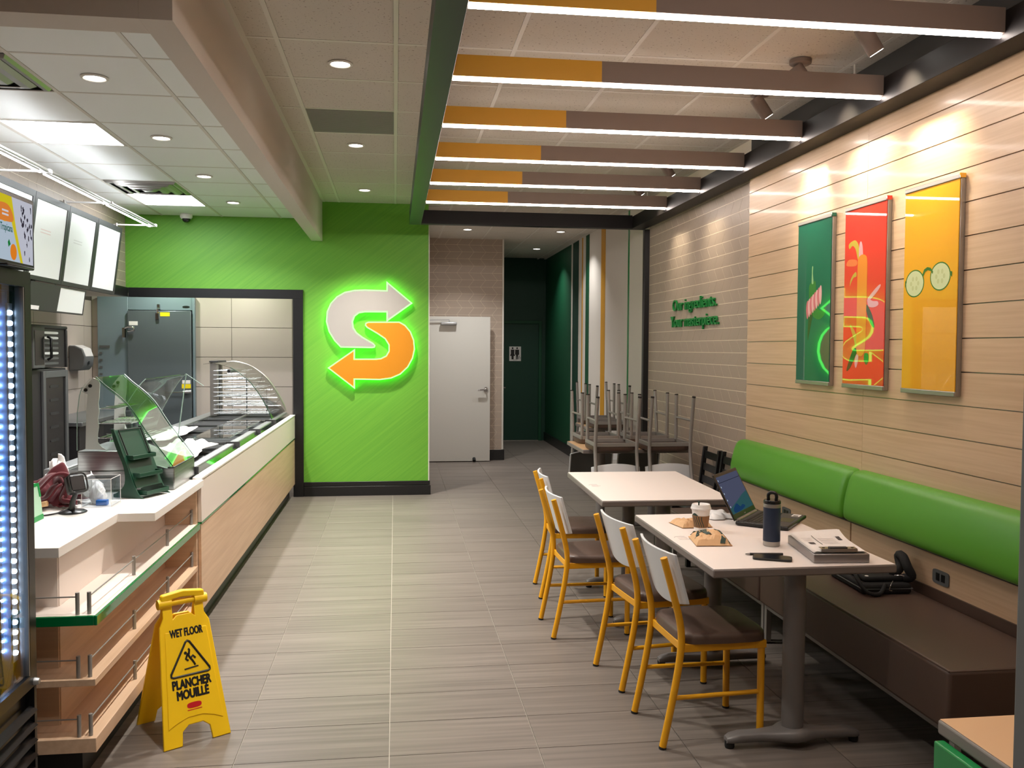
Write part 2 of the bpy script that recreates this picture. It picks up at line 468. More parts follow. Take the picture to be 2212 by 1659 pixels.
fl = struct(bx('floor', 'grout', (-3.6, 2.8, -1.6, 15.5, -0.1, -0.006)))
xs = [-0.022 + 0.6 * k for k in range(-6, 6)]; xs[0] = -3.6; xs[-1] = 2.75
ys = [3.463 + 0.3154 * k for k in range(-16, 39)]; ys = [y for y in ys if y < 15.4] + [15.4]
tile_field(fl, 'floor_tile', rect_grid(xs, ys, 0.0036), (0, 0, -0.008), (1, 0, 0), (0, 1, 0), 0.008, 'floor_tile', 300)

ce = struct(bx('ceiling', 'dark_grey', (-0.76, 2.75, -1.6, 15.4, ZC + 0.012, ZC + 0.1)))
cx = [-0.76, -0.597, 0.005, 0.622, 1.24, 1.86, 2.48, 2.62]
cy = [4.65 + 0.6535 * k for k in range(-9, 17)]
pol = []
for a, b in zip(cx, cx[1:]):
    for c, d in zip(cy, cy[1:]):
        if b < 0.1 and a > -0.7 and abs(c - (4.65 + 0.6535 * 2)) < 0.01: continue     # the perforated grille sits here
        if a < 0.3 and c > 9.8: pass
        pol.append([(a + .0135, -d + .0145), (b - .0125, -d + .0145), (b - .0125, -c - .0115), (a + .0135, -c - .0115)])
tile_field(ce, 'ceiling_tile', pol, (0, 0, ZC + 0.012), *CE, 0.010, 'ceiling_tile', 300)
for x in (-.766, 2.61): bx('grid_bar', 'grid_white', (x - .018, x + .02, 3.0, 15.3, ZC, ZC + .012), ce)
for x in cx[1:-1]: bx('grid_bar', 'grid_white', (x - .012, x + .012, -1.6, 15.3, ZC, ZC + .012), ce)
for y in cy:
    for a, b in zip(cx, cx[1:]): bx('grid_bar', 'grid_white', (a + .012, b - .012, y - .011, y + .011, ZC + .001, ZC + .012), ce)

ck = struct(bx('ceiling_counter', 'dark_grey', (-2.82, -0.86, 3.4, YG, ZK + 0.012, ZK + 0.1)))
kx = [-2.82, -2.43, -1.82, -1.21, -0.87]; ky = [3.4] + [4.48 + 0.653 * k for k in range(-1, 8)] + [YG]
pol = []
VENTS = [(4.48, 5.133), (7.745, 8.398)]; PANELS = [(5.786, 6.439), (8.398, 9.051)]
for a, b in zip(kx, kx[1:]):
    for c, d in zip(ky, ky[1:]):
        if abs(a + 2.43) < .01 and any(abs(c - q[0]) < .02 for q in VENTS + PANELS): continue
        pol.append([(a + .0130, -d + .0115), (b - .0115, -d + .0115), (b - .0115, -c - .0115), (a + .0130, -c - .0115)])
tile_field(ck, 'ceiling_tile', pol, (0, 0, ZK + 0.012), *CE, 0.010, 'vinyl_tile', 300)
for x in kx[1:-1]: bx('grid_bar', 'grid_white', (x - .011, x + .011, 3.4, YG, ZK, ZK + .012), ck)
for y in ky[1:-1]:
    for a, b in zip(kx, kx[1:]): bx('grid_bar', 'grid_white', (a + .011, b - .011, y - .009, y + .009, ZK + .001, ZK + .012), ck)

bh = MB().box(-0.889, -0.775, 3.27, YG - .001, 2.765, ZC + .09)
struct(bh.build('ceiling_bulkhead', 'paint_grey'))
struct(bx('ceiling_header', 'paint_grey', (-2.8, -0.8895, 3.27, 3.42, 2.765, ZC + .09)))
struct(bx('ceiling_front', 'paint_grey', (-2.9, -0.761, -1.6, 3.269, ZC + .012, ZC + .1)))

# green logo wall with the opening to the kitchen
wb = struct(MB().prism([(-2.95, 2.19), (-1.03, 2.19), (-1.03, 0), (.365, 0), (.365, 3.3), (-2.95, 3.3)], (0, YG + .15, 0), *BW, .15).build('wall_back', 'green_wall'))
struct(bx('trim_1', 'black_trim', (-2.77, -0.98, YG - .03, YG - .0005, 2.138, 2.237), None, .002))
struct(bx('trim_2', 'black_trim', (-1.088, -0.98, YG - .03, YG - .0005, 0, 2.1375), None, .002))
struct(bx('trim_3', 'black_trim', (-1.088, -1.0305, YG, YG + .16, 0, 2.137)))
struct(bx('trim_4', 'corner_white', (.3655, .377, YG - .004, YG + .15, .155, 2.96)))
bb = MB().box(-0.979, .392, YG - .022, YG - .0005, 0, .105); bb.box(-0.979, .385, YG - .014, YG - .0005, .108, .155)
struct(bb.build('baseboard_back', 'black_trim', None, .003))

# soffit over the back counter, and the recessed tiled wall under it
wl = struct(bx('wall_left', 'paint_white', (-3.43, -2.812, -1.6, YG - .001, 2.14, 3.3)))
gb = bx('grout_bed', 'chevron_grout', (-2.812, -2.803, 3.0, YG - .001, 2.24, 3.0), wl)
tile_field(wl, 'wall_tile', chevron(3.0, YG, 2.24, 3.0, .17, .1, .075, .005), (-2.803, 0, 0), *LW, .001, 'chevron_tile', 300)
struct(bx('trim_5', 'black_trim', (-2.8115, -2.77, -1.6, YG - .031, 2.1385, 2.2365), None, .002))
wk = struct(bx('wall_kitchen_left', 'kitchen_grout', (-3.6, -3.437, -1.6, 10.75, 0, 2.139)))
zr = [.12, .465, .81, 1.155, 1.5, 1.845, 2.139]
tile_field(wk, 'wall_tile', rect_grid([10.35 - .69 * k for k in range(16)][::-1] + [10.6], zr, .006), (-3.437, 0, 0), *LW, .007, 'kitchen_tile', 120)
wr = struct(bx('wall_kitchen_back', 'kitchen_grout', (-3.6, -0.8, 10.607, 10.75, 0, 2.6)))
tile_field(wr, 'wall_tile', rect_grid([-3.43, -2.575, -1.885, -1.195, -.95], [0, .12, .465, .81, 1.155, 1.5, 1.845, 2.19, 2.6], .006), (0, 10.607, 0), *BW, .007, 'kitchen_tile', 120)
struct(bx('wall_kitchen_right', 'kitchen_tile', (-0.949, -0.8, YG + .151, 10.606, 0, 2.6)))
struct(bx('ceiling_kitchen', 'vinyl_tile', (-3.6, -0.8, YG + .151, 10.75, 2.601, 2.7)))
struct(bx('wall_front', 'paint_grey', (-3.6, 2.8, -1.75, -1.601, 0, 3.3)))
struct(bx('wall_front_left', 'paint_white', (-2.95, -2.8, -1.6, 2.5, 0, 2.139)))

# corridor
wc = struct(bx('wall_corridor', 'chevron_grout', (.2, 1.545, 12.656, 15.3, 0, ZC + .1)))
tile_field(wc, 'wall_tile', chevron(.37, 1.535, .155, 3.19, .17, .1, .075, .0035), (0, 12.656, 0), *BW, .0012, 'chevron_tile', 300)
struct(bx('trim_6', 'corner_white', (1.536, 1.56, 12.643, 15.2, 0.155, 3.19)))
struct(bx('baseboard_corridor', 'black_trim', (1.33, 1.575, 12.628, 12.655, 0, .15), None, .003))
struct(bx('wall_corridor_left', 'paint_white', (.2, .36, YG + .151, 12.655, 0, ZC + .1)))
struct(bx('wall_end', 'deep_green_paint', (1.5, 2.8, 15.3, 15.45, 0, ZC + .1)))
ws = struct(bx('wall_stripes', 'paint_white', (2.632, 2.8, 8.99, 15.3, 0, ZC + .1)))
for nm, c, a, b in (('green', 'green_gloss', 9.74, 9.795), ('yellow', 'mustard', 10.89, 11.11), ('dark', 'dark_green_paint', 11.82, 12.03), ('gold', 'mustard', 12.23, 12.29),
                    ('dark', 'deep_green_paint', 12.52, 12.93), ('dark', 'dark_green_paint', 13.06, 15.299)):
    bx('stripe', c, (2.628, 2.632, a, b, .14, ZC), ws)
struct(bx('trim_7', 'black_trim', (2.57, 2.631, 8.925, 8.989, 0, 2.864), None, .003))
struct(bx('baseboard_right', 'black_trim', (2.606, 2.6275, 8.99, 15.298, 0, .15), None, .003))

# dining side wall: printed chevron tiles, then maple planks
wt = struct(bx('wall_right_tiled', 'chevron_grout', (2.626, 2.8, 6.22, 8.989, 0, ZC + .1)))
tile_field(wt, 'wall_tile', chevron(-8.925, -6.222, .2, 2.95, .171, .0985, .078, .005, 0.02), (2.626, 0, 0), *RW, .0012, 'chevron_tile', 300)
wp = struct(bx('wall_right', 'reveal', (2.592, 2.8, 0.9, 6.2195, 0, ZC + .1)))
struct(bx('wall_right_front', 'paint_white', (2.6, 2.8, -1.6, 0.899, 0, ZC + .1)))
jz = [2.763 - .155 * k for k in range(-1, 18)]
for a, b in ((6.2195, 4.583), (4.581, 2.945), (2.943, .9)):
    for t, l in zip(jz, jz[1:]): bx('plank', 'plank', (2.58, 2.593, b, a, l + .0027, t - .0027), wp)
MB().box(2.588, 2.6, .9, 6.2195, 2.93, ZC).build('upper_panel', 'dark_grey', wp)

# slim grey door post beside the photographer
struct(bx('trim_8', 'mid_grey', (.836, .874, 1.02, 1.08, 0, ZC), None, .004))

# ================================================================ things on the ceiling
fr = thing('ceiling_frame', 'black hanging ceiling frame that holds the glowing light bars', 'frame', (1.3, 5.5, 2.865))
bx('beam', 'green_beam', (.145, .262, -1.0, 9.0, 2.865, 3.0), fr, .002)
bx('beam', 'black_beam', (2.432, 2.577, -1.0, 9.0, 2.865, 2.99), fr, .002)
bx('beam', 'black_beam', (.2622, 2.432, 8.9, 9.0, 2.865, 3.0), fr, .002)
for x in (.2, 2.5):
    for y in (1.0, 4.6, 8.6): MB().cyl((x, y, 2.995), (x, y, 3.186), .006, 8).build('hanger_rod', 'grid_white', fr)
POS = ['nearest the camera', 'second from the camera', 'third from the camera', 'third from the green wall', 'second from the green wall', 'farthest, beside the rear black beam']
for i in range(-2, 6):  # the two negative ones are unseen bars added to brighten the near end
    y = 3.32 + .889 * i
    t = thing('light_bar', ('mustard and taupe ceiling bar with a glowing lower edge, ' + POS[i]) if i >= 0 else ('mustard and taupe ceiling bar added unseen as fill light over the drinks cooler end of the room' if i == -1 else 'mustard and taupe ceiling bar added unseen as fill light right above the photographer'), 'light', (1.35, y, 2.9), group='glowing bars across the ceiling frame')
    bx('mustard_panel', 'mustard', (.2625, .985, y - .022, y + .022, 2.9, 3.0), t)
    bx('taupe_panel', 'taupe', (.985, 2.4315, y - .022, y + .022, 2.9, 3.0), t)
    pr = [(-.011, 2.8995), (-.011, 2.891), (-.008, 2.886), (-.003, 2.884), (.003, 2.884), (.008, 2.886), (.011, 2.891), (.011, 2.8995)]
    mb = MB(); k = len(pr)
    mb.add([(.27, y + a, b) for a, b in pr] + [(2.425, y + a, b) for a, b in pr], [tuple(range(k))[::-1], tuple(range(k, 2 * k))] + [(j, (j + 1) % k, k + (j + 1) % k, k + j) for j in range(k)])
    mb.build('light_strip', 'led_warm', t)

def downlight(x, y, z, label, group, watt=DOWN, col=(1, .95, .86), r=.052, spread=96):
    t = thing('downlight', label, 'light', (x, y, z), group=group)
    pr = [(r + .016, -.0005), (r + .016, -.004), (r + .004, -.009), (r, -.006), (r, -.0005)]
    MB().lathe(pr, 28, (x, y, z)).build('trim_ring', 'grid_white', t, smooth=40)
    MB().lathe([(0.0, -.004), (r - .001, -.0045)], 28, (x, y, z)).build('lens', 'downlight_face', t)
    l = bpy.data.lights.new('downlight', 'AREA'); l.shape = 'DISK'; l.size = 2 * r; l.energy = watt; l.color = col; l.spread = math.radians(spread)
    o = bpy.data.objects.new('downlight_lamp', l); COL.objects.link(o); o.parent = t; o.location = (0, 0, -.012)
    return t
for y, s in ((8.915, 'in front of the green wall'), (6.966, 'just beyond the grey grille'), (5.0, 'nearest the camera, before the grey grille')):
    downlight(-.299, y, ZC, 'round downlight in the speckled ceiling, ' + s, 'downlights over the aisle')
for y, s in ((3.05, 'over the wet floor sign'), (1.1, 'above the photographer')): downlight(-.299, y, ZC, 'added unseen fill downlight in the speckled ceiling ' + s, 'downlights over the aisle', DOWN * .5)  # both added out of view as fill for the near aisle
for x, s in ((-2.6, 'above the walk-in cooler door'), (-1.7, 'above the far food guard')): downlight(x, 10.1, 2.6, 'added hidden fill downlight in the kitchen ceiling ' + s, 'added fill downlights in the kitchen', DOWN * .3, (1, .98, .96), spread=170)  # pair added behind the header to brighten the kitchen
for y, s in ((8.741, 'farthest, beside the green wall'), (7.441, 'second from the green wall'), (6.128, 'beside the large light panel'), (4.823, 'nearest the camera')):
    downlight(-1.53, y, ZK, 'round downlight in the smooth counter ceiling, ' + s, 'downlights over the counter', DOWN * .6, (1, .98, .95), spread=130)
for x, y, s in ((.947, 11.62, 'before the white door'), (2.193, 11.63, 'beside the striped wall'), (2.2, 13.68, 'deepest in the corridor')):
    downlight(x, y, ZC, 'round downlight in the corridor ceiling ' + s, 'downlights in the corridor', DOWN * (.55 if x < 1 else .28), col=(1, .98, .95), spread=110)
for (a, b), s in zip(PANELS, ('large square light panel in the counter ceiling at the left edge', 'square light panel in the counter ceiling by the green wall')):
    t = thing('ceiling_light', s, 'light', (-2.125, (a + b) / 2, ZK), group='light panels over the counter')
    mb = MB().box(-2.418, -1.832, a + .011, a + .026, ZK - .002, ZK + .011); mb.box(-2.418, -1.832, b - .026, b - .011, ZK - .002, ZK + .011)
    mb.box(-2.418, -2.403, a + .026, b - .026, ZK - .002, ZK + .011); mb.box(-1.847, -1.832, a + .026, b - .026, ZK - .002, ZK + .011)
    mb.build('panel_rim', 'grid_white', t)
    bx('diffuser', 'panel_light', (-2.403, -1.847, a + .026, b - .026, ZK + .002, ZK + .01), t)
for (a, b), s in zip(VENTS, ('square louvred air diffuser at the upper left edge', 'square louvred air diffuser beside the far light panel')):
    t = thing('air_diffuser', s, 'vent', (-2.125, (a + b) / 2, ZK), group='air diffusers over the counter')
    cxx, cyy = -2.125, (a + b) / 2
    bx('duct', 'charcoal', (-2.41, -1.84, a + .015, b - .015, ZK + .005, ZK + .0115), t)
    for k, (r0, r1, dz) in enumerate(((.29, .262, 0), (.235, .18, -.014), (.155, .10, -.026), (.075, 0.0, -.034))):
        sq = ((-1, -1), (1, -1), (1, 1), (-1, 1)); mb = MB(); e = .004; za, zb = .004 + dz * .3, -.016 + dz * .6
        ring = [(r0, za), (r0 - (r0 - r1) * .45, za + (zb - za) * .8), (r1, zb), (max(r1 - e, 0), zb + e), (r0 - (r0 - r1) * .5 - e, za + (zb - za) * .8 + e), (r0 - e, za + e)]
        nr = len(ring)
        mb.add([(cxx + r * a_, cyy + r * b_, ZK + z) for r, z in ring for a_, b_ in sq], [(i * 4 + j, i * 4 + (j + 1) % 4, ((i + 1) % nr) * 4 + (j + 1) % 4, ((i + 1) % nr) * 4 + j) for i in range(nr) for j in range(4)])
        mb.build('louvre', 'alu_frame', t)
gr = thing('ceiling_grille', 'grey perforated return grille in the speckled ceiling', 'vent', (-.296, 6.28, ZC))
y0 = 4.65 + .6535 * 2
bx('grille_plate', 'grille', (-.583, -.008, y0 + .014, y0 + .64, ZC + .003, ZC + .011), gr)
mb = MB()
for i in range(36): mb.box(-.58, -.012, y0 + .02 + i * .017, y0 + .028 + i * .017, ZC + .001, ZC + .004)
tag(mb.build('grille_bars', 'grille_bar', gr), kind='stuff')
# dome camera
t = thing('dome_camera', 'white dome security camera on the counter ceiling', 'camera', (-2.161, 9.62, ZK))
MB().lathe([(.0, 0), (.062, 0), (.062, -.03), (.05, -.045), (.0, -.045)][::-1], 24, (-2.161, 9.62, ZK - .0005)).build('housing', 'white_gloss', t, smooth=40)
MB().lathe([(0, -.085), (.02, -.082), (.036, -.07), (.042, -.05), (.042, -.045)], 24, (-2.161, 9.62, ZK)).build('dome', 'black_satin', t, smooth=60)
# spotlights aimed at the plank wall
for x, y, s in ((2.2, 5.17, 'above the green banner'), (2.17, 4.57, 'above the red banner'), (2.22, 3.98, 'above the yellow banner'), (2.2, 7.05, 'before the green lettering'), (2.2, 7.95, 'toward the corridor')):
    t = thing('spotlight', 'taupe cylinder spotlight on a ceiling canopy ' + s, 'light', (x, y, ZC), group='spotlights inside the ceiling frame')
    tgt = Vector((2.58, y - .02, 2.56)); a = Vector((x, y, ZC - .075)); d = (tgt - a).normalized()
    MB().lathe([(.0, -.026), (.05, -.026), (.058, -.02), (.058, -.0005)], 24, (x, y, ZC)).build('canopy', 'taupe', t, smooth=40)
    MB().cyl((x, y, ZC - .025), (x, y, ZC - .075), .011, 10).build('stem', 'taupe', t, smooth=60)
    h0, h1 = a - d * .05, a + d * .09
    MB().tube([h0, h0 + d * .01, h1 - d * .004, h1], .039, 20).build('head', 'taupe', t, smooth=50)
    MB().cyl(h1, h1 + d * .0012, .033, 20).build('lens', 'downlight_face', t)
    l = bpy.data.lights.new('spot', 'SPOT'); pw = SPOT if y < 6 else SPOT * .35; l.energy = pw; l.spot_size = math.radians(72); l.spot_blend = 1.0; l.shadow_soft_size = .025; l.color = (1, .86, .62)
    o = bpy.data.objects.new('spot_lamp', l); COL.objects.link(o); o.parent = t
    o.location = h1 + d * .006 - Vector((x, y, ZC)); o.rotation_euler = d.to_track_quat('-Z', 'Y').to_euler()

# ================================================================ doors and the corridor
d1 = struct(bx('door_1', 'door_white', (.45, 1.345, 12.465, 12.509, .012, 2.066), None, .002))
mb = MB().box(.64, .865, 12.40, 12.464, 1.945, 1.985); mb.build('door_closer', 'steel', d1, .01)
mb = MB().box(.75, .77, 12.41, 12.43, 1.98, 2.01); mb.obox((.60, 12.43, 2.015), (1, 0, .03), (0, 1, 0), (0, 0, 1), .32, .012, .012); mb.build('closer_arm', 'steel', d1)
rose = MB().lathe([(0, 0), (.032, 0), (.032, .012), (.02, .018)], 20).build('handle_rose', 'chrome', d1, smooth=40)
rose.location = (1.285, 12.464, 1.035); rose.rotation_euler = (PI / 2, 0, 0)
MB().tube([(1.285, 12.46, 1.035), (1.285, 12.415, 1.035), (1.27, 12.41, 1.034), (1.165, 12.412, 1.028)], .011, 10).build('lever', 'chrome', d1, smooth=60)
mb = MB().cyl((1.12, 12.42, .02), (1.12, 12.464, .05), .022, 12); mb.build('kick_stop', 'rubber', d1, smooth=60)
d2 = struct(bx('door_2', 'deep_green_paint', (1.89, 2.50, 15.27, 15.299, .012, 2.05), None, .002))
mb = MB().box(1.83, 1.884, 15.275, 15.299, 0, 2.11); mb.box(2.506, 2.56, 15.275, 15.299, 0, 2.11); mb.box(1.884, 2.506, 15.275, 15.299, 2.056, 2.11); mb.build('door_frame', 'dark_green_paint', d2, .003)
bx('threshold', 'alu_frame', (1.89, 2.5, 15.24, 15.3, 0, .012), d2)
t = thing('restroom_sign', 'small white restroom sign on the dark green door', 'sign', (2.086, 15.26, 1.4))
bx('sign_plate', 'paper', (1.983, 2.189, 15.262, 15.269, 1.40, 1.655), t, .002)
for dx in (-.045, .035):
    p = circle(.016, 14, dx, .225) ; MB().prism(p, (2.086, 15.262, 1.4), *BW, .001).build('figure_head', 'ink', t)
    if dx < 0: q = [(-.032, .2), (.032, .2), (.03, .13), (.046, .09), (.02, .09), (.018, .03), (-.018, .03), (-.02, .09), (-.046, .09), (-.03, .13)]
    else: q = [(-.034, .2), (.034, .2), (.036, .11), (.02, .11), (.02, .03), (.004, .03), (0, .1), (-.004, .03), (-.02, .03), (-.02, .11), (-.036, .11)]
    MB().prism([(a + dx, b) for a, b in q], (2.086, 15.262, 1.4), *BW, .001).build('figure_body', 'ink', t)
mb = MB().tube([(2.086 + .08 + .014 * math.cos(a), 15.2612, 1.455 + .014 * math.sin(a)) for a in [k * PI / 8 for k in range(16)]], .003, 6, closed=True); mb.cyl((2.16, 15.2612, 1.465), (2.165, 15.2612, 1.5), .004, 6)
mb.build('wheelchair_mark', 'ink', t)
bx('caption_strip', 'paper_grey', (2.05, 2.122, 15.2612, 15.2618, 1.416, 1.424), t)
t = thing('corridor_door_lever', 'chrome lever tip at the corner of the tiled corridor wall', 'handle', (1.58, 13.0, 1.04))
MB().tube([(1.5605, 13.0, 1.04), (1.61, 13.0, 1.04), (1.615, 12.9, 1.04)], .009, 8).build('lever', 'chrome', t, smooth=60)
t['_local'] = 1; r_ = MB().lathe([(0, 0), (.028, 0), (.028, .008), (0, .008)], 16).build('rose', 'chrome', t); r_.location = (1.5605 - 1.58, 0, 0); r_.rotation_euler = (0, PI / 2, 0)

# ================================================================ glowing arrow logo
lg = thing('logo_sign', 'large glowing letter S logo of grey and orange arrows on the green wall', 'sign', (-.26, YG - .05, 1.75))
# arrow outlines on the wall plane, in metres
grey = [(-0.092, 2.343), (0.192, 2.107), (-0.092, 1.9), (-0.092, 2.004), (-0.323, 2.002), (-0.386, 1.991), (-0.429, 1.957), (-0.449, 1.901), (-0.441, 1.837), (-0.409, 1.786), (-0.347, 1.739), (-0.232, 1.672), (-0.209, 1.644), (-0.217, 1.62), (-0.244, 1.614), (-0.582, 1.618), (-0.65, 1.691), (-0.709, 1.789), (-0.738, 1.898), (-0.729, 2.007), (-0.69, 2.096), (-0.624, 2.17), (-0.538, 2.221), (-0.434, 2.244), (-0.326, 2.25), (-0.092, 2.245)]
oran = [(-0.429, 1.607), (-0.723, 1.399), (-0.43, 1.17), (-0.43, 1.272), (-0.159, 1.268), (-0.04, 1.284), (0.061, 1.328), (0.145, 1.409), (0.197, 1.506), (0.219, 1.606), (0.209, 1.707), (0.173, 1.799), (0.113, 1.87), (0.049, 1.906), (-0.287, 1.902), (-0.319, 1.888), (-0.323, 1.86), (-0.303, 1.835), (-0.189, 1.768), (-0.11, 1.714), (-0.07, 1.649), (-0.07, 1.585), (-0.098, 1.536), (-0.153, 1.508), (-0.209, 1.502), (-0.43, 1.501)]
def inset(P, d):
    out = []; n = len(P); A = sum(P[i][0] * P[(i + 1) % n][1] - P[(i + 1) % n][0] * P[i][1] for i in range(n)); sg = 1 if A > 0 else -1
    for i in range(n):
        a, b, c = Vector(P[i - 1]), Vector(P[i]), Vector(P[(i + 1) % n]); t1, t2 = (b - a).normalized(), (c - b).normalized()
        n1, n2 = Vector((-t1.y, t1.x)) * sg, Vector((-t2.y, t2.x)) * sg; k = n1 + n2; k = k / max(k.length_squared / 2, .35)
        out.append(tuple(b + k * d))
    return out
for nm, P, c in (('grey_arrow', grey, 'logo_grey'), ('orange_arrow', oran, 'logo_orange')):
    Q = P
    f = MB().prism(inset(Q, .013), (0, YG - .052, 0), *BW, .012).build(nm, c, lg)
    MB().prism(Q, (0, YG - .012, 0), *BW, .039).build('glow_body', 'logo_glow', f)

# ================================================================ left: drinks cooler with a screen on top
fx0, fx1, fy0, fy1 = -1.95, -1.22, 2.42, 3.17
t = thing('drinks_cooler', 'tall black drinks cooler with a glass door at the left edge', 'cooler', ((fx0 + fx1) / 2, (fy0 + fy1) / 2, 0))
mb = MB().box(fx0, fx0 + .03, fy0, fy1, .02, 1.86); mb.box(fx0 + .03, fx1 - .03, fy0, fy0 + .035, .02, 1.86); mb.box(fx0 + .03, fx1 - .03, fy1 - .035, fy1, .02, 1.86)
mb.box(fx0 + .03, fx1 - .03, fy0 + .035, fy1 - .035, 1.80, 1.86); mb.box(fx0 + .03, fx1 - .03, fy0 + .035, fy1 - .035, .02, .46)
mb.build('cabinet', 'black_satin', t)
mb = MB().box(fx0 + .031, fx0 + .036, fy0 + .036, fy1 - .036, .461, 1.799); mb.box(fx0 + .036, fx1 - .06, fy0 + .036, fy0 + .04, .461, 1.799); mb.box(fx0 + .036, fx1 - .06, fy1 - .04, fy1 - .036, .461, 1.799)
mb.build('liner', 'interior_blue', t)
dr = thing_door = MB().box(fx1 - .028, fx1, fy0, fy0 + .05, .46, 1.866); dr.box(fx1 - .028, fx1, fy1 - .05, fy1, .46, 1.866); dr.box(fx1 - .028, fx1, fy0 + .05, fy1 - .05, 1.815, 1.866); dr.box(fx1 - .028, fx1, fy0 + .05, fy1 - .05, .46, .505)
door = dr.build('door', 'black_satin', t)
bx('pane', 'fridge_glass', (fx1 - .012, fx1 - .008, fy0 + .05, fy1 - .05, .505, 1.815), door)
mb = MB().box(fx1 - .028, fx1 - .001, fy1 - .058, fy1 - .052, .506, 1.814); mb.build('gasket', 'alu_frame', door)
for k in range(5):
    z = .50 + .27 * k
    mb = MB()
    for i in range(12): mb.cyl((fx0 + .05, fy0 + .05 + i * .058, z), (fx1 - .09, fy0 + .05 + i * .058, z), .003, 6)
    mb.cyl((fx1 - .09, fy0 + .045, z), (fx1 - .09, fy1 - .045, z), .004, 6); mb.cyl((fx0 + .05, fy0 + .045, z), (fx0 + .05, fy1 - .045, z), .004, 6)
    mb.build('shelf', 'steel', t)
sp = bx('light_channel', 'alu_frame', (-1.268, -1.2625, 3.090, 3.128, .56, 1.76), t)
me = MB().tube([(-.006, 0, 0), (-.001, 0, 0), (.001, 0, 0)], .0085, 12, .006)
lm = me.mesh('led', 'fridge_led')
for k in range(34):
    for y in (3.108,):
        o = bpy.data.objects.new('led', lm); COL.objects.link(o); o.parent = sp
        o.location = (-1.2565 + 1.585, y - 2.795, .590 + k * .0345)
reflected_channel = bx('light_channel', 'alu_frame', (-1.312, -1.3085, 3.115, 3.131, .56, 1.76), t)  # mirror image of the first strip, built as a second glowing row
reflected_led = MB().tube([(-.004, 0, 0), (0, 0, 0)], .004, 10).mesh('led', 'fridge_led')
for k in range(34):
    o = bpy.data.objects.new('led', reflected_led); COL.objects.link(o); o.parent = reflected_channel; o.location = (-1.3045 + 1.585, 3.123 - 2.795, .590 + k * .0345)
for k in range(7): MB().obox((fx1 - .005, (fy0 + fy1) / 2, .07 + k * .052), (1, 0, -.6), (0, 1, 0), (.6, 0, 1), .03, fy1 - fy0 - .04, .006).build('grille_slat', 'black_satin', t)
mb = MB().box(fx1 - .0295, fx1 - .002, fy0, fy0 + .018, .02, .455); mb.box(fx1 - .0295, fx1 - .002, fy1 - .018, fy1, .02, .455); mb.build('grille_frame', 'black_satin', t)
MB().tube([(fx1 - .001, 3.15, .475), (fx1 + .012, 3.15, .475), (fx1 + .016, 3.15, .475)], .014, 14, .009).build('lock', 'steel', t, smooth=40)
mb = MB()
for x in (fx0 + .06, fx1 - .06):
    for y in (fy0 + .06, fy1 - .06): mb.cyl((x, y, 0), (x, y, .02), .02, 10)
mb.build('feet', 'rubber', t)

t = thing('display_screen', 'small black screen showing an orange juice carton on the drinks cooler', 'screen', (-1.25, 3.0, 1.867))
bx('bezel', 'black_satin', (-1.255, -1.222, 2.775, 3.213, 1.876, 2.114), t, .004)
bx('picture', 'scr_sky', (-1.222, -1.2212, 2.79, 3.198, 1.892, 2.098), t)
def scr(name, m, P, l): MB().prism(P, (-1.2212 + l, 0, 0), *LW, .0003).build(name, m, t)
scr('carton_side', 'scr_yellow', [(2.80, 1.892), (3.115, 1.892), (3.065, 2.0), (3.035, 2.098), (2.80, 2.098)], 0)
scr('carton_front', 'scr_carton', [(2.82, 1.892), (3.094, 1.892), (3.05, 1.98), (3.03, 2.02), (2.98, 2.012), (2.92, 2.02), (2.82, 2.01)], .0004)
scr('carton_badge', 'scr_orange', smooth_closed([(2.90, 2.018), (2.98, 2.014), (3.042, 2.02), (3.035, 2.05), (3.0, 2.07), (2.94, 2.068), (2.91, 2.05)], 4), .0005)
scr('orange_fruit', 'scr_fruit', circle(.024, 22, 3.042, 1.922, .026), .0008)
scr('leaf', 'scr_leaf', [(3.02, 1.945), (3.005, 1.935), (3.0, 1.95), (3.01, 1.96)], .0009)
text_mesh('Tropicana', 'scr_word', *LW, (-1.2202, 2.992, 1.977), .088, .030, bold=.02).build('lettering', 'scr_word', t)
for z in (2.032, 2.044): scr('badge_line', 'scr_pale', [(2.962, z), (3.008, z), (3.008, z + .006), (2.962, z + .006)], .0009)
random.seed(5)
for k in range(26):
    cy_, cz_ = 3.135 + random.uniform(-.035, .05), random.uniform(1.9, 2.085)
    if cz_ < 1.94: cy_ += .012
    P = smooth_closed([(cy_ + random.uniform(.2, 1) * .007 * math.cos(a), cz_ + random.uniform(.2, 1) * .013 * math.sin(a)) for a in [j * PI / 4 for j in range(8)]], 3)
    scr('splash', 'scr_dark', P, .0012 + k * .00002)
mb = MB().box(-1.32, -1.18, 2.9, 3.10, 1.868, 1.876); mb.box(-1.262, -1.2555, 2.96, 3.04, 1.877, 1.95); mb.build('foot', 'black_satin', t, .003)

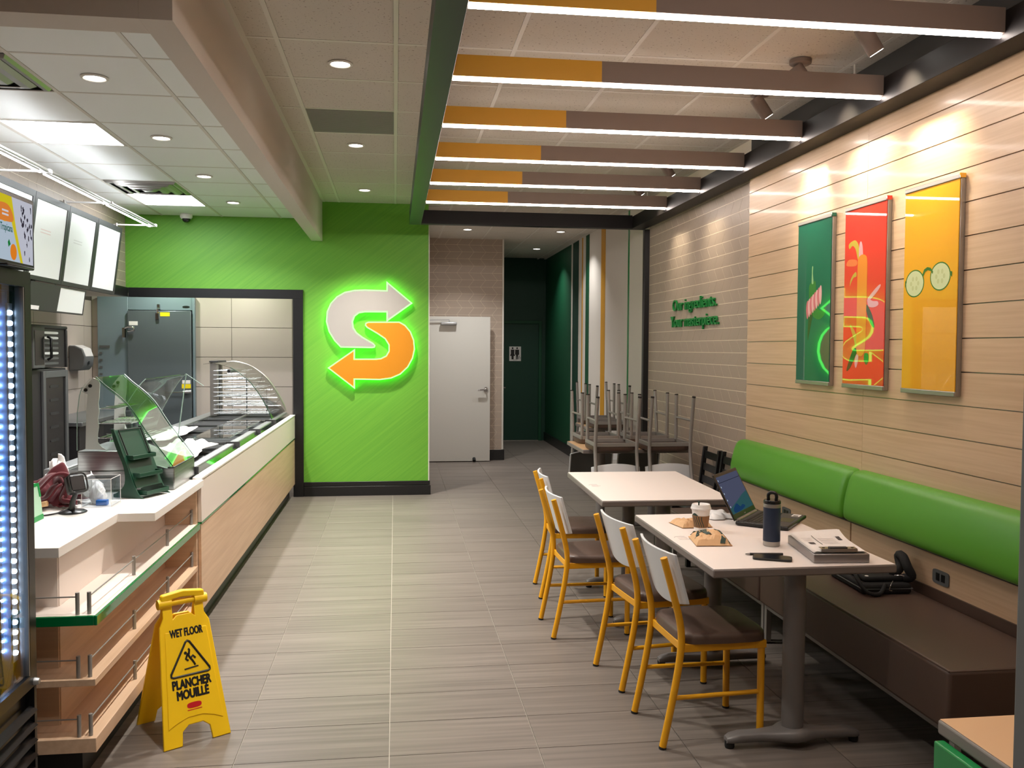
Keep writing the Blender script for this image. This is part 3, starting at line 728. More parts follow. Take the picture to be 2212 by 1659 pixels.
# ================================================================ menu boards and their light rail
def lean(y0, y1, z0, z1, xb, xt, th, zb=2.12, zt=2.76):
    """a slab between y0..y1 that leans forward with height"""
    X = lambda z: xb + (xt - xb) * (z - zb) / (zt - zb)
    return [(X(z0), y0, z0), (X(z0) - th, y0, z0), (X(z0) - th, y1, z0), (X(z0), y1, z0), (X(z1), y0, z1), (X(z1) - th, y0, z1), (X(z1) - th, y1, z1), (X(z1), y1, z1)]
LF = [(0, 1, 2, 3), (4, 7, 6, 5), (0, 4, 5, 1), (1, 5, 6, 2), (2, 6, 7, 3), (3, 7, 4, 0)]
LF = [tuple(reversed(f)) for f in LF]
for k, s in enumerate(('farthest, beside the green wall', 'third from the green wall side, in the middle', 'right of the juice screen', 'mostly hidden behind the juice screen')):
    s = ('nearest the green wall', 'second from the green wall', 'just right of the juice screen', 'mostly hidden behind the juice screen')[k]
    a, b = 8.315 - .69 * k, 9.0 - .69 * k
    t = thing('menu_board', 'blank white menu board in a charcoal frame, ' + s, 'menu board', (-2.7, (a + b) / 2, 2.12), group='menu boards under the light rail')
    for y0, y1, z0, z1 in ((a, a + .04, 2.12, 2.76), (b - .04, b, 2.12, 2.76), (a + .04, b - .04, 2.715, 2.76), (a + .04, b - .04, 2.12, 2.152)):
        MB().add(lean(y0, y1, z0, z1, -2.70, -2.615, .03), LF).build('frame_rail', 'charcoal', t)
    p = MB().add(lean(a + .0405, b - .0405, 2.1525, 2.7145, -2.706, -2.621, .012), LF).build('panel', 'board_white', t)
    for j in range(2):
        z = 2.50 - .022 * j
        X = -2.706 + .085 * (z - 2.12) / .64 + .0007
        MB().add([(X, a + .17, z), (X, a + .37, z), (X + .001, a + .37, z + .007), (X + .001, a + .17, z + .007)], [(0, 1, 2, 3)]).build('print_line', 'print_pink' if k != 1 else 'print_grey', p)
    MB().box(-2.769, -2.72, a + .1, a + .16, 2.2, 2.6).build('wall_bracket', 'charcoal', t)
t = thing('hanging_board', 'small blank white board hanging below the menu boards', 'menu board', (-2.72, 7.87, 1.89))
X = lambda z: -2.765 + .03 * (z - 1.88) / .24
mb = MB()
for y0, y1, z0, z1 in ((7.56, 7.572, 1.89, 2.105), (8.172, 8.184, 1.89, 2.105), (7.572, 8.172, 2.095, 2.105), (7.572, 8.172, 1.89, 1.902)): mb.add(lean(y0, y1, z0, z1, -2.72, -2.69, .02, 1.89, 2.105), LF)
mb.build('frame', 'charcoal', t)
MB().add(lean(7.572, 8.172, 1.902, 2.095, -2.724, -2.694, .008, 1.89, 2.105), LF).build('panel', 'board_white', t)
for y in (7.7, 8.0): mb = MB().box(-2.775, -2.771, y, y + .02, 2.085, 2.1383); mb.box(-2.7705, -2.71, y, y + .02, 2.085, 2.089); mb.build('hook', 'steel', t)
t = thing('order_screen', 'dark order screen hanging beside the small white board', 'screen', (-2.73, 7.2, 1.9))
MB().add(lean(6.93, 7.52, 1.89, 2.10, -2.70, -2.66, .035, 1.89, 2.105), LF).build('case', 'charcoal', t)
MB().add(lean(6.95, 7.15, 1.895, 1.925, -2.698, -2.658, .002, 1.89, 2.105), LF).build('label', 'paper', t)
MB().box(-2.78, -2.755, 7.2, 7.25, 2.06, 2.138).build('bracket', 'charcoal', t)
t = thing('light_rail', 'long bright metal light rail held on arms before the menu boards', 'light', (-2.3, 7.3, 2.78))
for a, b in ((5.2, 6.30), (6.34, 7.60), (7.64, 8.96)):
    r = bx('rail_segment', 'alu_frame', (-2.318, -2.294, a, b, 2.782, 2.80), t, .004)
    bx('light_strip', 'led_cool', (-2.353, -2.345, a + .01, b - .01, 2.774, 2.784), r)
for y in (6.32, 7.62, 8.955):
    MB().tube([(-2.30, y, 2.79), (-2.68, y, 2.79)], .008, 10).build('arm', 'white_gloss', t, smooth=60)
    mb = MB().cyl((-2.66, y - .0, 2.775), (-2.66, y, 2.805), .014, 12); mb.cyl((-2.802, y, 2.79), (-2.68, y, 2.79), .011, 12); mb.build('arm_clamp', 'alu_frame', t, smooth=60)
    bx('joint', 'white_gloss', (-2.358, -2.288, y - .02, y + .02, 2.778, 2.804), t, .003)

# ================================================================ kitchen behind the counter
t = thing('walk_in_cooler', 'brushed steel walk-in cooler front with a closed door', 'cooler', (-2.8, 10.58, 0))
bx('left_panel', 'walkin_steel', (-3.35, -3.02, 10.545, 10.598, .0, 2.186), t, .003)
bx('header_panel', 'walkin_steel', (-3.0195, -2.31, 10.545, 10.598, 2.036, 2.186), t, .003)
bx('jamb', 'walkin_steel', (-2.309, -2.285, 10.53, 10.598, .0, 2.186), t, .003)
door = bx('door', 'walkin_door', (-3.012, -2.318, 10.50, 10.598, .06, 2.028), t, .006)
mb = MB().box(-2.70, -2.665, 10.47, 10.499, 1.93, 2.0); mb.box(-2.69, -2.66, 10.50, 10.543, 2.045, 2.10); mb.tube([(-2.68, 10.485, 2.0), (-2.68, 10.48, 2.04), (-2.675, 10.52, 2.07)], .012, 8); mb.build('closer', 'chrome', door)
bx('warning_label', 'label_yellow', (-2.655, -2.55, 10.4985, 10.4995, 1.965, 2.01), door)
bx('rating_label', 'paper', (-2.995, -2.90, 10.4985, 10.4995, 1.86, 1.905), door)
mb = MB().box(-3.06, -3.03, 10.46, 10.499, 1.72, 1.83); mb.tube([(-3.04, 10.475, 1.82), (-2.99, 10.455, 1.84), (-2.93, 10.455, 1.835), (-2.93, 10.46, 1.80), (-3.0, 10.47, 1.79)], .012, 8); mb.build('hinge', 'chrome', door, smooth=60)
mb = MB().tube([(-2.60, 10.45, 1.095), (-2.40, 10.45, 1.10)], .009, 8); mb.tube([(-2.40, 10.45, 1.10), (-2.31, 10.46, 1.105)], .018, 10); mb.box(-2.39, -2.36, 10.455, 10.499, 1.085, 1.115); mb.build('latch_handle', 'chrome', door, smooth=50)
bx('caution_label', 'label_yellow', (-2.425, -2.325, 10.4985, 10.4995, 1.14, 1.19), door); bx('info_label', 'paper', (-2.42, -2.33, 10.4985, 10.4995, 1.195, 1.235), door)
MB().prism(circle(.042, 20, -2.38, 2.075, .014), (0, 10.5445, 0), *BW, .001).build('maker_badge', 'black_plastic', t)
mb = MB().box(-3.33, -3.22, 10.535, 10.544, 1.60, 1.63)
for k in range(4): mb.box(-3.33, -3.30, 10.535, 10.544, 1.53 - k * .08, 1.555 - k * .08)
mb.build('slotted_strip', 'mid_grey', t)
t = thing('bread_oven', 'dark steel bread oven and proofer with slotted tray racks', 'oven', (-3.2, 8.25, 0))
bx('base', 'charcoal', (-3.42, -3.02, 7.75, 8.62, .05, 1.42), t, .01)
mb = MB().box(-3.42, -3.0, 7.75, 8.62, 1.77, 1.80); mb.box(-3.42, -3.38, 7.75, 8.62, 1.425, 1.77); mb.box(-3.379, -3.0, 8.59, 8.62, 1.425, 1.77); mb.box(-3.379, -3.0, 7.75, 7.78, 1.425, 1.77); mb.build('hood_box', 'dark_grey', t, .01)
rk = bx('rack_panel', 'charcoal', (-3.03, -3.018, 8.06, 8.585, 1.43, 1.768), t)
for k in range(7): MB().prism(superellipse(.16, .011, 20, 5), (-3.0178, 8.27, 1.735 - k * .045), *LW, .003).build('tray_slot', 'board_white' if k in (0, 1, 4) else 'mid_grey', rk)
fd = MB().box(-3.0195, -2.995, 8.03, 8.08, .12, 1.40); fd.box(-3.0195, -2.995, 8.55, 8.60, .12, 1.40); fd.box(-3.0195, -2.995, 8.08, 8.55, 1.34, 1.40); fd.box(-3.0195, -2.995, 8.08, 8.55, .12, .18)
fd = fd.build('proofer_door', 'mid_grey', t, .004)
bx('door_pane', 'black_satin', (-3.019, -3.01, 8.08, 8.55, .18, 1.34), fd)
for k in range(8): MB().prism(superellipse(.1, .013, 16, 5), (-3.0098, 8.30, 1.26 - k * .12), *LW, .003).build('tray_edge', 'dark_grey', fd)
bx('upper_door', 'mid_grey', (-2.999, -2.97, 7.75, 8.0, 1.43, 1.78), t, .006); bx('upper_pane', 'black_satin', (-2.9695, -2.967, 7.78, 7.975, 1.46, 1.75), t)
MB().tube([(-2.96, 8.03, 1.70), (-2.93, 8.03, 1.68), (-2.93, 8.03, 1.52), (-2.96, 8.03, 1.50)], .012, 8).build('upper_handle', 'black_plastic', t, smooth=60)
mb = MB()
for y in (7.8, 8.57):
    for x in (-3.37, -3.07): mb.cyl((x, y, 0), (x, y, .05), .02, 8)
mb.build('feet', 'rubber', t)
t = thing('back_counter', 'low dark counter with a steel top beside the bread oven', 'counter', (-3.2, 9.5, 0))
bx('cabinet', 'charcoal', (-3.425, -2.95, 8.75, 10.4, .0, .86), t, .004); bx('steel_top', 'steel', (-3.428, -2.92, 8.73, 10.42, .86, .90), t, .004)
t = thing('towel_dispenser', 'grey and white paper towel dispenser on the tiled kitchen wall', 'dispenser', (-3.37, 10.0, 1.36))
pr = [(0, 0), (.12, .0), (.16, .05), (.17, .14), (.14, .23), (.06, .265), (0, .265)]
MB().add([(-3.429 + a, 9.86, 1.36 + b) for a, b in pr] + [(-3.429 + a, 10.14, 1.36 + b) for a, b in pr], [tuple(range(7))[::-1], tuple(range(7, 14))] + [(i, (i + 1) % 7, 7 + (i + 1) % 7, 7 + i) for i in range(7)]).build('housing', 'mid_grey', t, .012)
pr = [(.0, .14), (.172, .145), (.144, .235), (.06, .271), (0, .271)]
MB().add([(-3.428 + a, 9.88, 1.36 + b) for a, b in pr] + [(-3.428 + a, 10.12, 1.36 + b) for a, b in pr], [tuple(range(5))[::-1], tuple(range(5, 10))] + [(i, (i + 1) % 5, 5 + (i + 1) % 5, 5 + i) for i in range(5)]).build('cover', 'white_gloss', t, .01)
MB().cyl((-3.255, 9.96, 1.44), (-3.253, 9.96, 1.44), .022, 14).build('sensor', 'black_plastic', t)

# ================================================================ sandwich counter
t = thing('sandwich_counter', 'long white and maple sandwich counter with glass guards', 'counter', (-1.5, 7.4, 0))
CX = -1.07
bx('white_front', 'panel_white', (CX - .02, CX, 5.065, 9.69, .64, .879), t, .002)
bx('maple_front', 'maple_y', (CX - .02, CX - .002, 5.065, 9.69, .14, .630), t, .002)
bx('green_strip', 'green_edge', (CX - .02, CX + .001, 5.065, 9.69, .6305, .6395), t)
bx('toe_kick', 'black_trim', (-1.16, -1.13, 5.065, 9.69, 0, .139), t)
bx('end_panel', 'maple', (-1.95, -1.091, 5.052, 5.0645, .0, .84), t)
bx('carcass', 'dark_grey', (-1.95, -1.0905, 5.066, 9.69, .141, .80), t)
bx('ledge', 'worktop', (-1.118, CX + .004, 5.065, 9.69, .8795, .892), t, .002)
MB().add([(-1.125, 5.25, .892), (-1.119, 5.25, .892), (-1.143, 5.25, .914), (-1.149, 5.25, .914), (-1.125, 9.66, .892), (-1.119, 9.66, .892), (-1.143, 9.66, .914), (-1.149, 9.66, .914)],
         [(0, 1, 2, 3), (4, 7, 6, 5), (0, 4, 5, 1), (1, 5, 6, 2), (2, 6, 7, 3), (3, 7, 4, 0)]).build('glass_strip', 'green_glass', t)
bx('front_rail', 'steel', (-1.205, -1.150, 5.2, 9.66, .88, .922), t, .006)
bx('back_rail', 'steel', (-1.95, -1.84, 5.2, 9.66, .80, .93), t, .006)
bx('middle_rail', 'steel', (-1.535, -1.505, 5.2, 9.66, .80, .925), t, .004)
bx('well_floor', 'brushed_steel', (-1.84, -1.1505, 5.2, 9.66, .8005, .81), t)
for y in (5.2, 6.55, 7.55, 8.5): bx('guard_clip', 'dark_grey', (-1.21, -1.112, y - .008, y + .008, .893, .935), t)
yy = 5.22
k = 0
while yy < 9.5:
    for xa, xb in ((-1.50, -1.21), (-1.835, -1.54)):
        mb = MB(); a, b = yy + .008, yy + .2; z0, z1 = .812, .918; q = .012
        mb.box(xa, xb, a, b, z0, z0 + .004); mb.box(xa, xb, a, a + .004, z0 + .004, z1); mb.box(xa, xb, b - .004, b, z0 + .004, z1)
        mb.box(xa, xa + .004, a + .004, b - .004, z0 + .004, z1); mb.box(xb - .004, xb, a + .004, b - .004, z0 + .004, z1)
        mb.build('pan', 'steel' if (k % 3) else 'brushed_steel', t)
        k += 1
    yy += .21
NP = [(-1.505, 1.462), (-1.455, 1.415), (-1.40, 1.37), (-1.346, 1.314), (-1.305, 1.25), (-1.262, 1.18), (-1.218, 1.118), (-1.172, 1.055), (-1.134, 1.0)]
NP = [tuple(p) for p in smooth_open(NP, 3)]
h = thing('glass_guard', 'near curved green glass food guard on a steel box at the counter end', 'food guard', (-1.4, 4.93, .88))
MB().sheet(NP[::-1], 4.70, 5.17, .006).build('curved_glass', 'green_glass', h, smooth=30)
for y in (4.699, 5.1712):
    MB().tube([(a + .002, y, b + .002) for a, b in NP], .0028, 6).build('glass_rim', 'glass_edge' if y > 5 else 'stand_green', h, smooth=60)
pl = [(-1.60, 1.09)] + [(-1.60, 1.15), (-1.597, 1.28), (-1.585, 1.37), (-1.572, 1.41), (-1.535, 1.455)] + [(a, b - .006) for a, b in NP] + [(-1.15, .99), (-1.30, .99), (-1.40, 1.09)]
MB().prism(pl, (0, 4.706, 0), *BW, .005).build('end_glass', 'clear_glass', h)
MB().tube([(a, 4.703, b) for a, b in [(-1.60, 1.09), (-1.60, 1.15), (-1.597, 1.28), (-1.585, 1.37), (-1.572, 1.41)]], .0022, 6).build('end_glass_rim', 'glass_edge', h, smooth=60)
st = [(-1.563, 1.095), (-1.556, 1.30), (-1.549, 1.375), (-1.575, 1.388), (-1.552, 1.425), (-1.522, 1.458), (-1.496, 1.450), (-1.489, 1.43), (-1.493, 1.36), (-1.498, 1.33), (-1.494, 1.29), (-1.501, 1.25), (-1.497, 1.21), (-1.503, 1.17), (-1.503, 1.13), (-1.485, 1.105), (-1.46, 1.09)]
for y in (4.712, 5.165):
    u_ = MB().prism(st, (0, y + .006, 0), *BW, .006).build('bracket', 'white_gloss', h)
    for bx_, bz_ in ((-1.557, 1.397), (-1.535, 1.418)): MB().cyl((bx_, y - .006, bz_), (bx_, y, bz_), .009, 12).build('bolt', 'black_plastic', u_)
for k, z in enumerate((1.15, 1.225, 1.30)):
    mb = MB(); x1 = -1.27 - .075 * k
    for i in range(9):
        x = -1.50 + (x1 + 1.50) * i / 8; mb.cyl((x, 4.73, z), (x, 5.15, z), .0022, 6)
    for y in (4.73, 4.94, 5.15): mb.cyl((-1.53, y, z), (x1, y, z), .003, 6)
    mb.build('wire_shelf', 'chrome', h, smooth=60)
sb = [(-1.60, .8805), (-1.128, .8805), (-1.128, .995), (-1.165, .995), (-1.28, 1.03), (-1.40, 1.085), (-1.60, 1.085)]
MB().prism(sb, (0, 5.168, 0), *BW, .464).build('steel_box', 'brushed_steel', h, .004)
bx('box_seam', 'black_plastic', (-1.16, -1.1275, 4.703, 5.169, .9955, .9995), h)
bx('end_tray', 'brushed_steel', (-1.598, -1.36, 4.69, 4.7035, .90, .985), h, .004)
MB().tube([(-1.30, 4.698, .965), (-1.25, 4.685, .965), (-1.235, 4.685, .95), (-1.235, 4.685, .905)], .006, 8).build('pull_handle', 'black_satin', h, smooth=60)
# far guard with the wire racks
FP = [tuple(p) for p in smooth_open([(-1.76, 1.462), (-1.66, 1.468), (-1.52, 1.43), (-1.40, 1.352), (-1.32, 1.27), (-1.245, 1.16), (-1.175, 1.03), (-1.145, .945)], 3)]
h = thing('glass_guard', 'far curved glass food guard with wire racks against the white tiles', 'food guard', (-1.5, 9.1, .93))
MB().sheet(FP[::-1], 8.45, 9.55, .006).build('curved_glass', 'clear_glass', h, smooth=30)
MB().tube([(a, 8.448, b) for a, b in FP if a > -1.56], .0035, 6).build('glass_rim', 'stand_green', h, smooth=60)
MB().tube([(a, 9.552, b) for a, b in FP], .007, 6).build('glass_rim', 'alu_frame', h, smooth=60)
bx('upright', 'alu_frame', (-1.835, -1.765, 9.12, 9.2, .931, 1.462), h, .004)
bx('upright', 'alu_frame', (-1.835, -1.79, 9.50, 9.54, .931, 1.462), h, .004)
bx('top_cap', 'dark_grey', (-1.84, -1.755, 9.11, 9.55, 1.463, 1.48), h, .003)
MB().cyl((-1.53, 8.45, 1.395), (-1.53, 9.5, 1.395), .018, 14).build('hinge_tube', 'mid_grey', h, smooth=60)
MB().cyl((-1.53, 8.442, 1.395), (-1.53, 8.45, 1.395), .011, 12).build('hinge_cap', 'black_plastic', h)
for k in range(11):
    z = .965 + k * .042; i_ = min(range(len(FP)), key=lambda j: abs(FP[j][1] - z) + (0 if FP[j][0] > -1.5 else 9)); x1 = FP[i_][0] - .03
    mb = MB()
    if k % 2 == 0:
        for i in range(10): mb.cyl((-1.76 + (x1 + 1.76) * i / 9, 8.95, z), (-1.76 + (x1 + 1.76) * i / 9, 9.48, z), .0022, 5)
        for y in (8.95, 9.1, 9.25, 9.48): mb.cyl((-1.765, y, z), (x1, y, z), .0035, 5)
    else:
        mb.cyl((-1.765, 8.94, z), (x1, 8.94, z), .0035, 5); MB().cyl((-1.765, 9.47, z), (x1, 9.47, z), .0035, 5).build('wire_shelf', 'chrome', h, smooth=60)
    mb.build('wire_shelf', 'steel', h, smooth=60)
for x in (-1.77, -1.50, -1.30): MB().cyl((x, 9.25, .931), (x, 9.25, 1.40 if x < -1.4 else 1.20), .006, 8).build('rack_post', 'mid_grey', h, smooth=60)
# middle guard swung open to the staff side
h = thing('glass_guard', 'clear middle food guard swung open above the counter wells', 'food guard', (-1.6, 6.4, .93))
OP = [tuple(p) for p in smooth_open([(-1.45, 1.43), (-1.49, 1.385), (-1.54, 1.31), (-1.585, 1.23), (-1.625, 1.15), (-1.655, 1.06)], 3)]
MB().sheet(OP, 5.4, 6.4, .005).build('curved_glass', 'clear_glass', h, smooth=30)
for y in (5.398, 6.402): MB().tube([(a, y, b) for a, b in OP], .0025, 6).build('glass_rim', 'glass_edge', h, smooth=60)
MB().tube([(-1.45, 6.402, 1.43), (-1.33, 6.402, 1.345)], .0025, 6).build('stay_rod', 'glass_edge', h); MB().tube([(-1.45, 6.41, 1.43), (-1.52, 6.43, .935)], .004, 6).build('stay_post', 'glass_edge', h)
bx('lying_pane', 'clear_glass', (-1.50, -1.22, 6.75, 8.35, .94, .946), h)

# white cloth thrown over the wells
def cloth(name, m, c, ax, ay, amp, seed, label, cat, base, nx=26, ny=22, group=None, th=.004):
    rnd = random.Random(seed); K = [(rnd.uniform(4, 15), rnd.uniform(4, 15), rnd.uniform(0, 6), rnd.uniform(.4, 1)) for _ in range(6)]
    def fn(i, j):
        x, y = (i - .5) * 2, (j - .5) * 2
        e = 1 + .16 * math.sin(5 * math.atan2(y, x) + seed) + .08 * math.sin(9 * math.atan2(y, x) + 2 * seed)
        r = max(abs(x), abs(y))
        zz = sum(a * math.sin(kx * x * .6 + ky * y * .6 + p) for kx, ky, p, a in K) / 4
        zz = amp * (abs(zz) * .9 + .45 * (1 - r * r)) * (1 - r ** 6)
        return (c[0] + x * ax * e, c[1] + y * ay * e, base + .004 + max(zz, 0))
    o = MB().grid(fn, nx, ny).build(name, m, None, smooth=180, solid=th, sub=1)
    return tag(o, label, cat, group)
cloth('cloth', 'white_cloth', (-1.37, 5.80, 0), .14, .44, .08, 3, 'crumpled white cloth lying over the sandwich counter wells', 'cloth', .942)
cloth('cloth', 'white_cloth', (-1.70, 7.1, 0), .09, .5, .04, 8, 'thin white cloth at the back of the sandwich counter', 'cloth', .942)

# ================================================================ display counter with snack shelves
t = thing('display_counter', 'white topped display counter with railed maple snack shelves', 'counter', (-1.5, 4.2, 0))
MB().prism([(-2.0, 3.39), (-1.222, 3.39), (-1.217, 4.065), (-1.058, 4.065), (-1.058, 5.0645), (-2.0, 5.0645)], (0, 0, .842), (1, 0, 0), (0, 1, 0), .038).build('worktop', 'worktop', t, .002)
bx('upper_body', 'panel_white', (-1.95, -1.258, 3.49, 5.05, .636, .8415), t)
bx('near_face', 'panel_white', (-1.95, -1.262, 3.482, 3.4895, .636, .8415), t)
bx('lower_body', 'maple', (-1.95, -1.258, 3.49, 5.05, .1805, .611), t)
bx('near_face', 'maple', (-1.95, -1.262, 3.482, 3.4895, .1805, .611), t)
bx('end_upright', 'maple', (-1.257, -1.092, 5.03, 5.05, .1805, .8415), t)
sh = bx('shelf', 'panel_white', (-1.95, -1.088, 3.352, 5.05, .6115, .6355), t)
mb = MB().box(-1.0875, -1.076, 3.340, 5.06, .602, .638); mb.box(-1.95, -1.0875, 3.340, 3.3515, .602, .638); mb.build('green_edging', 'green_edge', sh, .002)
for z0, z1 in ((.374, .40), (.126, .18)): bx('shelf', 'maple_y', (-1.95, -1.088, 3.352, 5.05, z0, z1), t, .002)
bx('plinth', 'black_trim', (-1.93, -1.16, 3.42, 5.05, 0, .1255), t)
for z in (.6355, .40, .18):
    for x, y in ((-1.115, 3.378), (-1.115, 3.936), (-1.115, 4.50), (-1.115, 5.02), (-1.153, 3.37), (-1.85, 3.37)): MB().cyl((x, y, z), (x, y, z + .082), .0075, 12).build('rail_post', 'grey_metal', t, smooth=60)
    MB().cyl((-1.115, 3.378, z + .066), (-1.115, 5.02, z + .066), .0028, 8).build('guard_rail', 'grey_metal', t, smooth=60)
    MB().cyl((-1.153, 3.37, z + .066), (-1.85, 3.37, z + .066), .0028, 8).build('guard_rail', 'grey_metal', t, smooth=60)

# ---- things on the display counter
ZT = .880
rz = math.atan2(.19, .08) - PI / 2
t = thing('leaflet_stand', 'dark green plastic stand with three empty trays on the counter', 'stand', (-1.235, 4.56, ZT), rz, local=True)
sd = smooth_open([(.075, 0), (.045, .02), (.012, .08), (-.02, .16), (-.095, .335)], 4)
for y in (-.103, .097):
    P = [(.075, .0)] + [(-.10, 0)] + [tuple(p) for p in smooth_open([(-.10, .015), (-.07, .03), (-.035, .07), (-.04, .15), (-.085, .25), (-.112, .335)], 4)] + [tuple(p) for p in sd[::-1]][:-1]
    MB().prism(P, (0, y + .006, 0), (1, 0, 0), (0, 0, 1), .006).build('side_panel', 'stand_green', t)
q = [(.03, .05), (-.094, .33), (-.099, .327), (.024, .048)]
MB().prism(q, (0, .0965, 0), (1, 0, 0), (0, 0, 1), .193).build('back_panel', 'stand_green', t)
for z in (.015, .10, .185):
    xb = .045 - z * .44
    mb = MB().box(xb - .02, xb + .040, -.085, .085, z, z + .004); mb.box(xb + .036, xb + .040, -.085, .085, z + .004, z + .020); mb.box(xb - .02, xb + .036, -.085, -.081, z + .004, z + .022); mb.box(xb - .02, xb + .036, .081, .085, z + .004, z + .022)
    mb.build('tray', 'stand_green', t, .0015)
mb = MB(); a = Vector((-.088, 0, .325)); b = Vector((-.035, 0, .205)); nn = Vector((.915, 0, .40)) * .004
for y in (-.08, .08): mb.tube([a + nn + Vector((0, y, 0)), b + nn + Vector((0, y, 0))], .003, 6)
mb.tube([a + nn + Vector((0, -.08, 0)), a + nn + Vector((0, .08, 0))], .003, 6); mb.build('poster_frame', 'black_plastic', t)

t = thing('card_reader', 'small black scanner on a round footed stand', 'reader', (-1.42, 4.11, ZT))
MB().lathe([(0, 0), (.058, 0), (.06, .004), (.05, .010), (.02, .014), (0, .016)], 28, (-1.42, 4.11, ZT)).build('foot', 'black_satin', t, smooth=40)
MB().tube([(-1.425, 4.11, ZT + .01), (-1.42, 4.11, ZT + .05), (-1.405, 4.105, ZT + .085)], .014, 10, .010).build('neck', 'black_satin', t, smooth=60)
u3 = Vector((.55, -.62, .36)).normalized(); v3 = Vector((0, 0, 1)); v3 = (v3 - u3 * v3.dot(u3)).normalized(); w3 = u3.cross(v3)
MB().obox((-1.405, 4.10, ZT + .125), w3, v3, u3, .075, .085, .045).build('head', 'black_plastic', t, .012)
MB().obox(Vector((-1.405, 4.10, ZT + .125)) + u3 * .026, w3, v3, u3, .062, .070, .008).build('window', 'black_satin', t, .004)
MB().tube([Vector((-1.405, 4.10, ZT + .125)) + w3 * a + v3 * b + u3 * .034 for a, b in superellipse(.038, .044, 20, 4)], .004, 6, closed=True).build('bumper', 'black_satin', t, smooth=60)
MB().tube(smooth_open([(-1.43, 4.11, ZT + .02), (-1.47, 4.07, ZT + .006), (-1.52, 4.02, ZT + .004), (-1.6, 4.0, ZT + .004)], 5), .0035, 6).build('cable', 'black_plastic', t, smooth=60)
t = thing('acrylic_box', 'clear acrylic box holding white bags beside the leaflet stand', 'box', (-1.365, 4.32, ZT))
for b in ((-1.43, -1.30, 4.25, 4.253, ZT, ZT + .125), (-1.43, -1.30, 4.387, 4.39, ZT, ZT + .125), (-1.43, -1.427, 4.253, 4.387, ZT, ZT + .125), (-1.303, -1.30, 4.253, 4.387, ZT, ZT + .125), (-1.43, -1.30, 4.25, 4.39, ZT + .1252, ZT + .128)): bx('wall', 'acrylic', b, t)
mb = MB()
for a, b, c, d in ((-1.43, 4.25, -1.30, 4.25), (-1.30, 4.25, -1.30, 4.39), (-1.43, 4.25, -1.43, 4.39), (-1.43, 4.39, -1.30, 4.39)): mb.cyl((a, b, ZT + .1275), (c, d, ZT + .1275), .0012, 5)
for a, b in ((-1.43, 4.25), (-1.30, 4.25), (-1.30, 4.39), (-1.43, 4.39)): mb.cyl((a, b, ZT), (a, b, ZT + .127), .0012, 5)
mb.build('edge', 'paper', t)
o = bx('eraser_block', 'blue_plastic', (-1.375, -1.325, 4.27, 4.30, ZT + .001, ZT + .026), None, .003); tag(o, 'blue plastic block inside the acrylic box', 'block')
def lump(name, m, c, r, seed, label, cat, squash=.6, group=None, rough_=.22):
    rnd = random.Random(seed); K = [(rnd.uniform(2, 7), rnd.uniform(2, 7), rnd.uniform(0, 6)) for _ in range(5)]
    def fn(i, j):
        th, ph = i * 2 * PI, (j - .5) * PI
        e = 1 + rough_ * sum(math.sin(a * math.cos(th) * 2 + b * math.sin(ph) * 2 + math.sin(th) * a + p) for a, b, p in K) / 3
        z = math.sin(ph)
        return (c[0] + r[0] * e * math.cos(ph) * math.cos(th), c[1] + r[1] * e * math.cos(ph) * math.sin(th), c[2] + r[2] * (max(z, -squash) + squash) * (e if z > -squash + .01 else 1))
    return tag(MB().grid(fn, 28, 16).build(name, m, None, smooth=180), label, cat, group)
lump('plastic_bag', 'white_cloth', (-1.385, 4.335, ZT + .002), (.035, .042, .06), 11, 'crumpled white bag inside the acrylic box', 'bag')
lump('plastic_bag', 'white_cloth', (-1.655, 4.60, ZT + .001), (.06, .05, .10), 21, 'crumpled clear white bag behind the maroon towel', 'bag')
lump('plastic_bag', 'white_cloth', (-1.49, 4.56, ZT + .001), (.05, .05, .06), 31, 'white bag lying between the towel and the acrylic box', 'bag')
# maroon towel draped over a wicker basket
t = thing('towel', 'dark maroon towel heaped on the counter beside the scanner', 'towel', (-1.57, 4.29, ZT))
def twl(i, j):
    x, y = i * 2 - 1, j * 2 - 1; r = math.hypot(x, y)
    z = .125 * max(0, 1 - r * r * .75) * (1 + .3 * math.sin(3.5 * x + 2 * y)) + .020 * math.sin(10 * x - 4 * y) * (1 - min(r, 1) ** 3) + .014 * math.sin(6 * y + 9 * x * x) * (1 - min(r, 1) ** 2)
    return (-1.60 + x * .135 + .018 * math.sin(7 * y), 4.33 + y * .115 + .012 * math.sin(6 * x), ZT + .005 + max(z, .005) + .005 * math.sin(15 * x + 5 * y) ** 2)
MB().grid(twl, 44, 40).build('towel_sheet', 'maroon_cloth', t, smooth=180, solid=.007)
def ribbon(path, w0, w1, nm):
    P = smooth_open(path, 6); n_ = len(P); mb = MB(); vs = []
    for k, p in enumerate(P):
        a = P[max(k - 1, 0)]; b = P[min(k + 1, n_ - 1)]; d = (b - a).normalized(); sd_ = Vector((.75, -.65, .15)); sd_ = (sd_ - d * sd_.dot(d)).normalized(); ww = w0 + (w1 - w0) * k / (n_ - 1)
        for q in range(6): f = q / 5 * 2 - 1; vs.append(p + sd_ * (ww * f) + d.cross(sd_) * (.010 * (1 - f * f)))
    mb.add(vs, [(k * 6 + q, k * 6 + q + 1, (k + 1) * 6 + q + 1, (k + 1) * 6 + q) for k in range(n_ - 1) for q in range(5)])
    mb.build(nm, 'maroon_cloth', t, smooth=180, solid=.010)
ribbon([(-1.66, 4.22, ZT + .045), (-1.60, 4.20, ZT + .10), (-1.545, 4.22, ZT + .155), (-1.50, 4.25, ZT + .150), (-1.485, 4.25, ZT + .10), (-1.50, 4.225, ZT + .045), (-1.475, 4.215, ZT + .036), (-1.44, 4.225, ZT + .03)], .034, .022, 'hanging_fold')
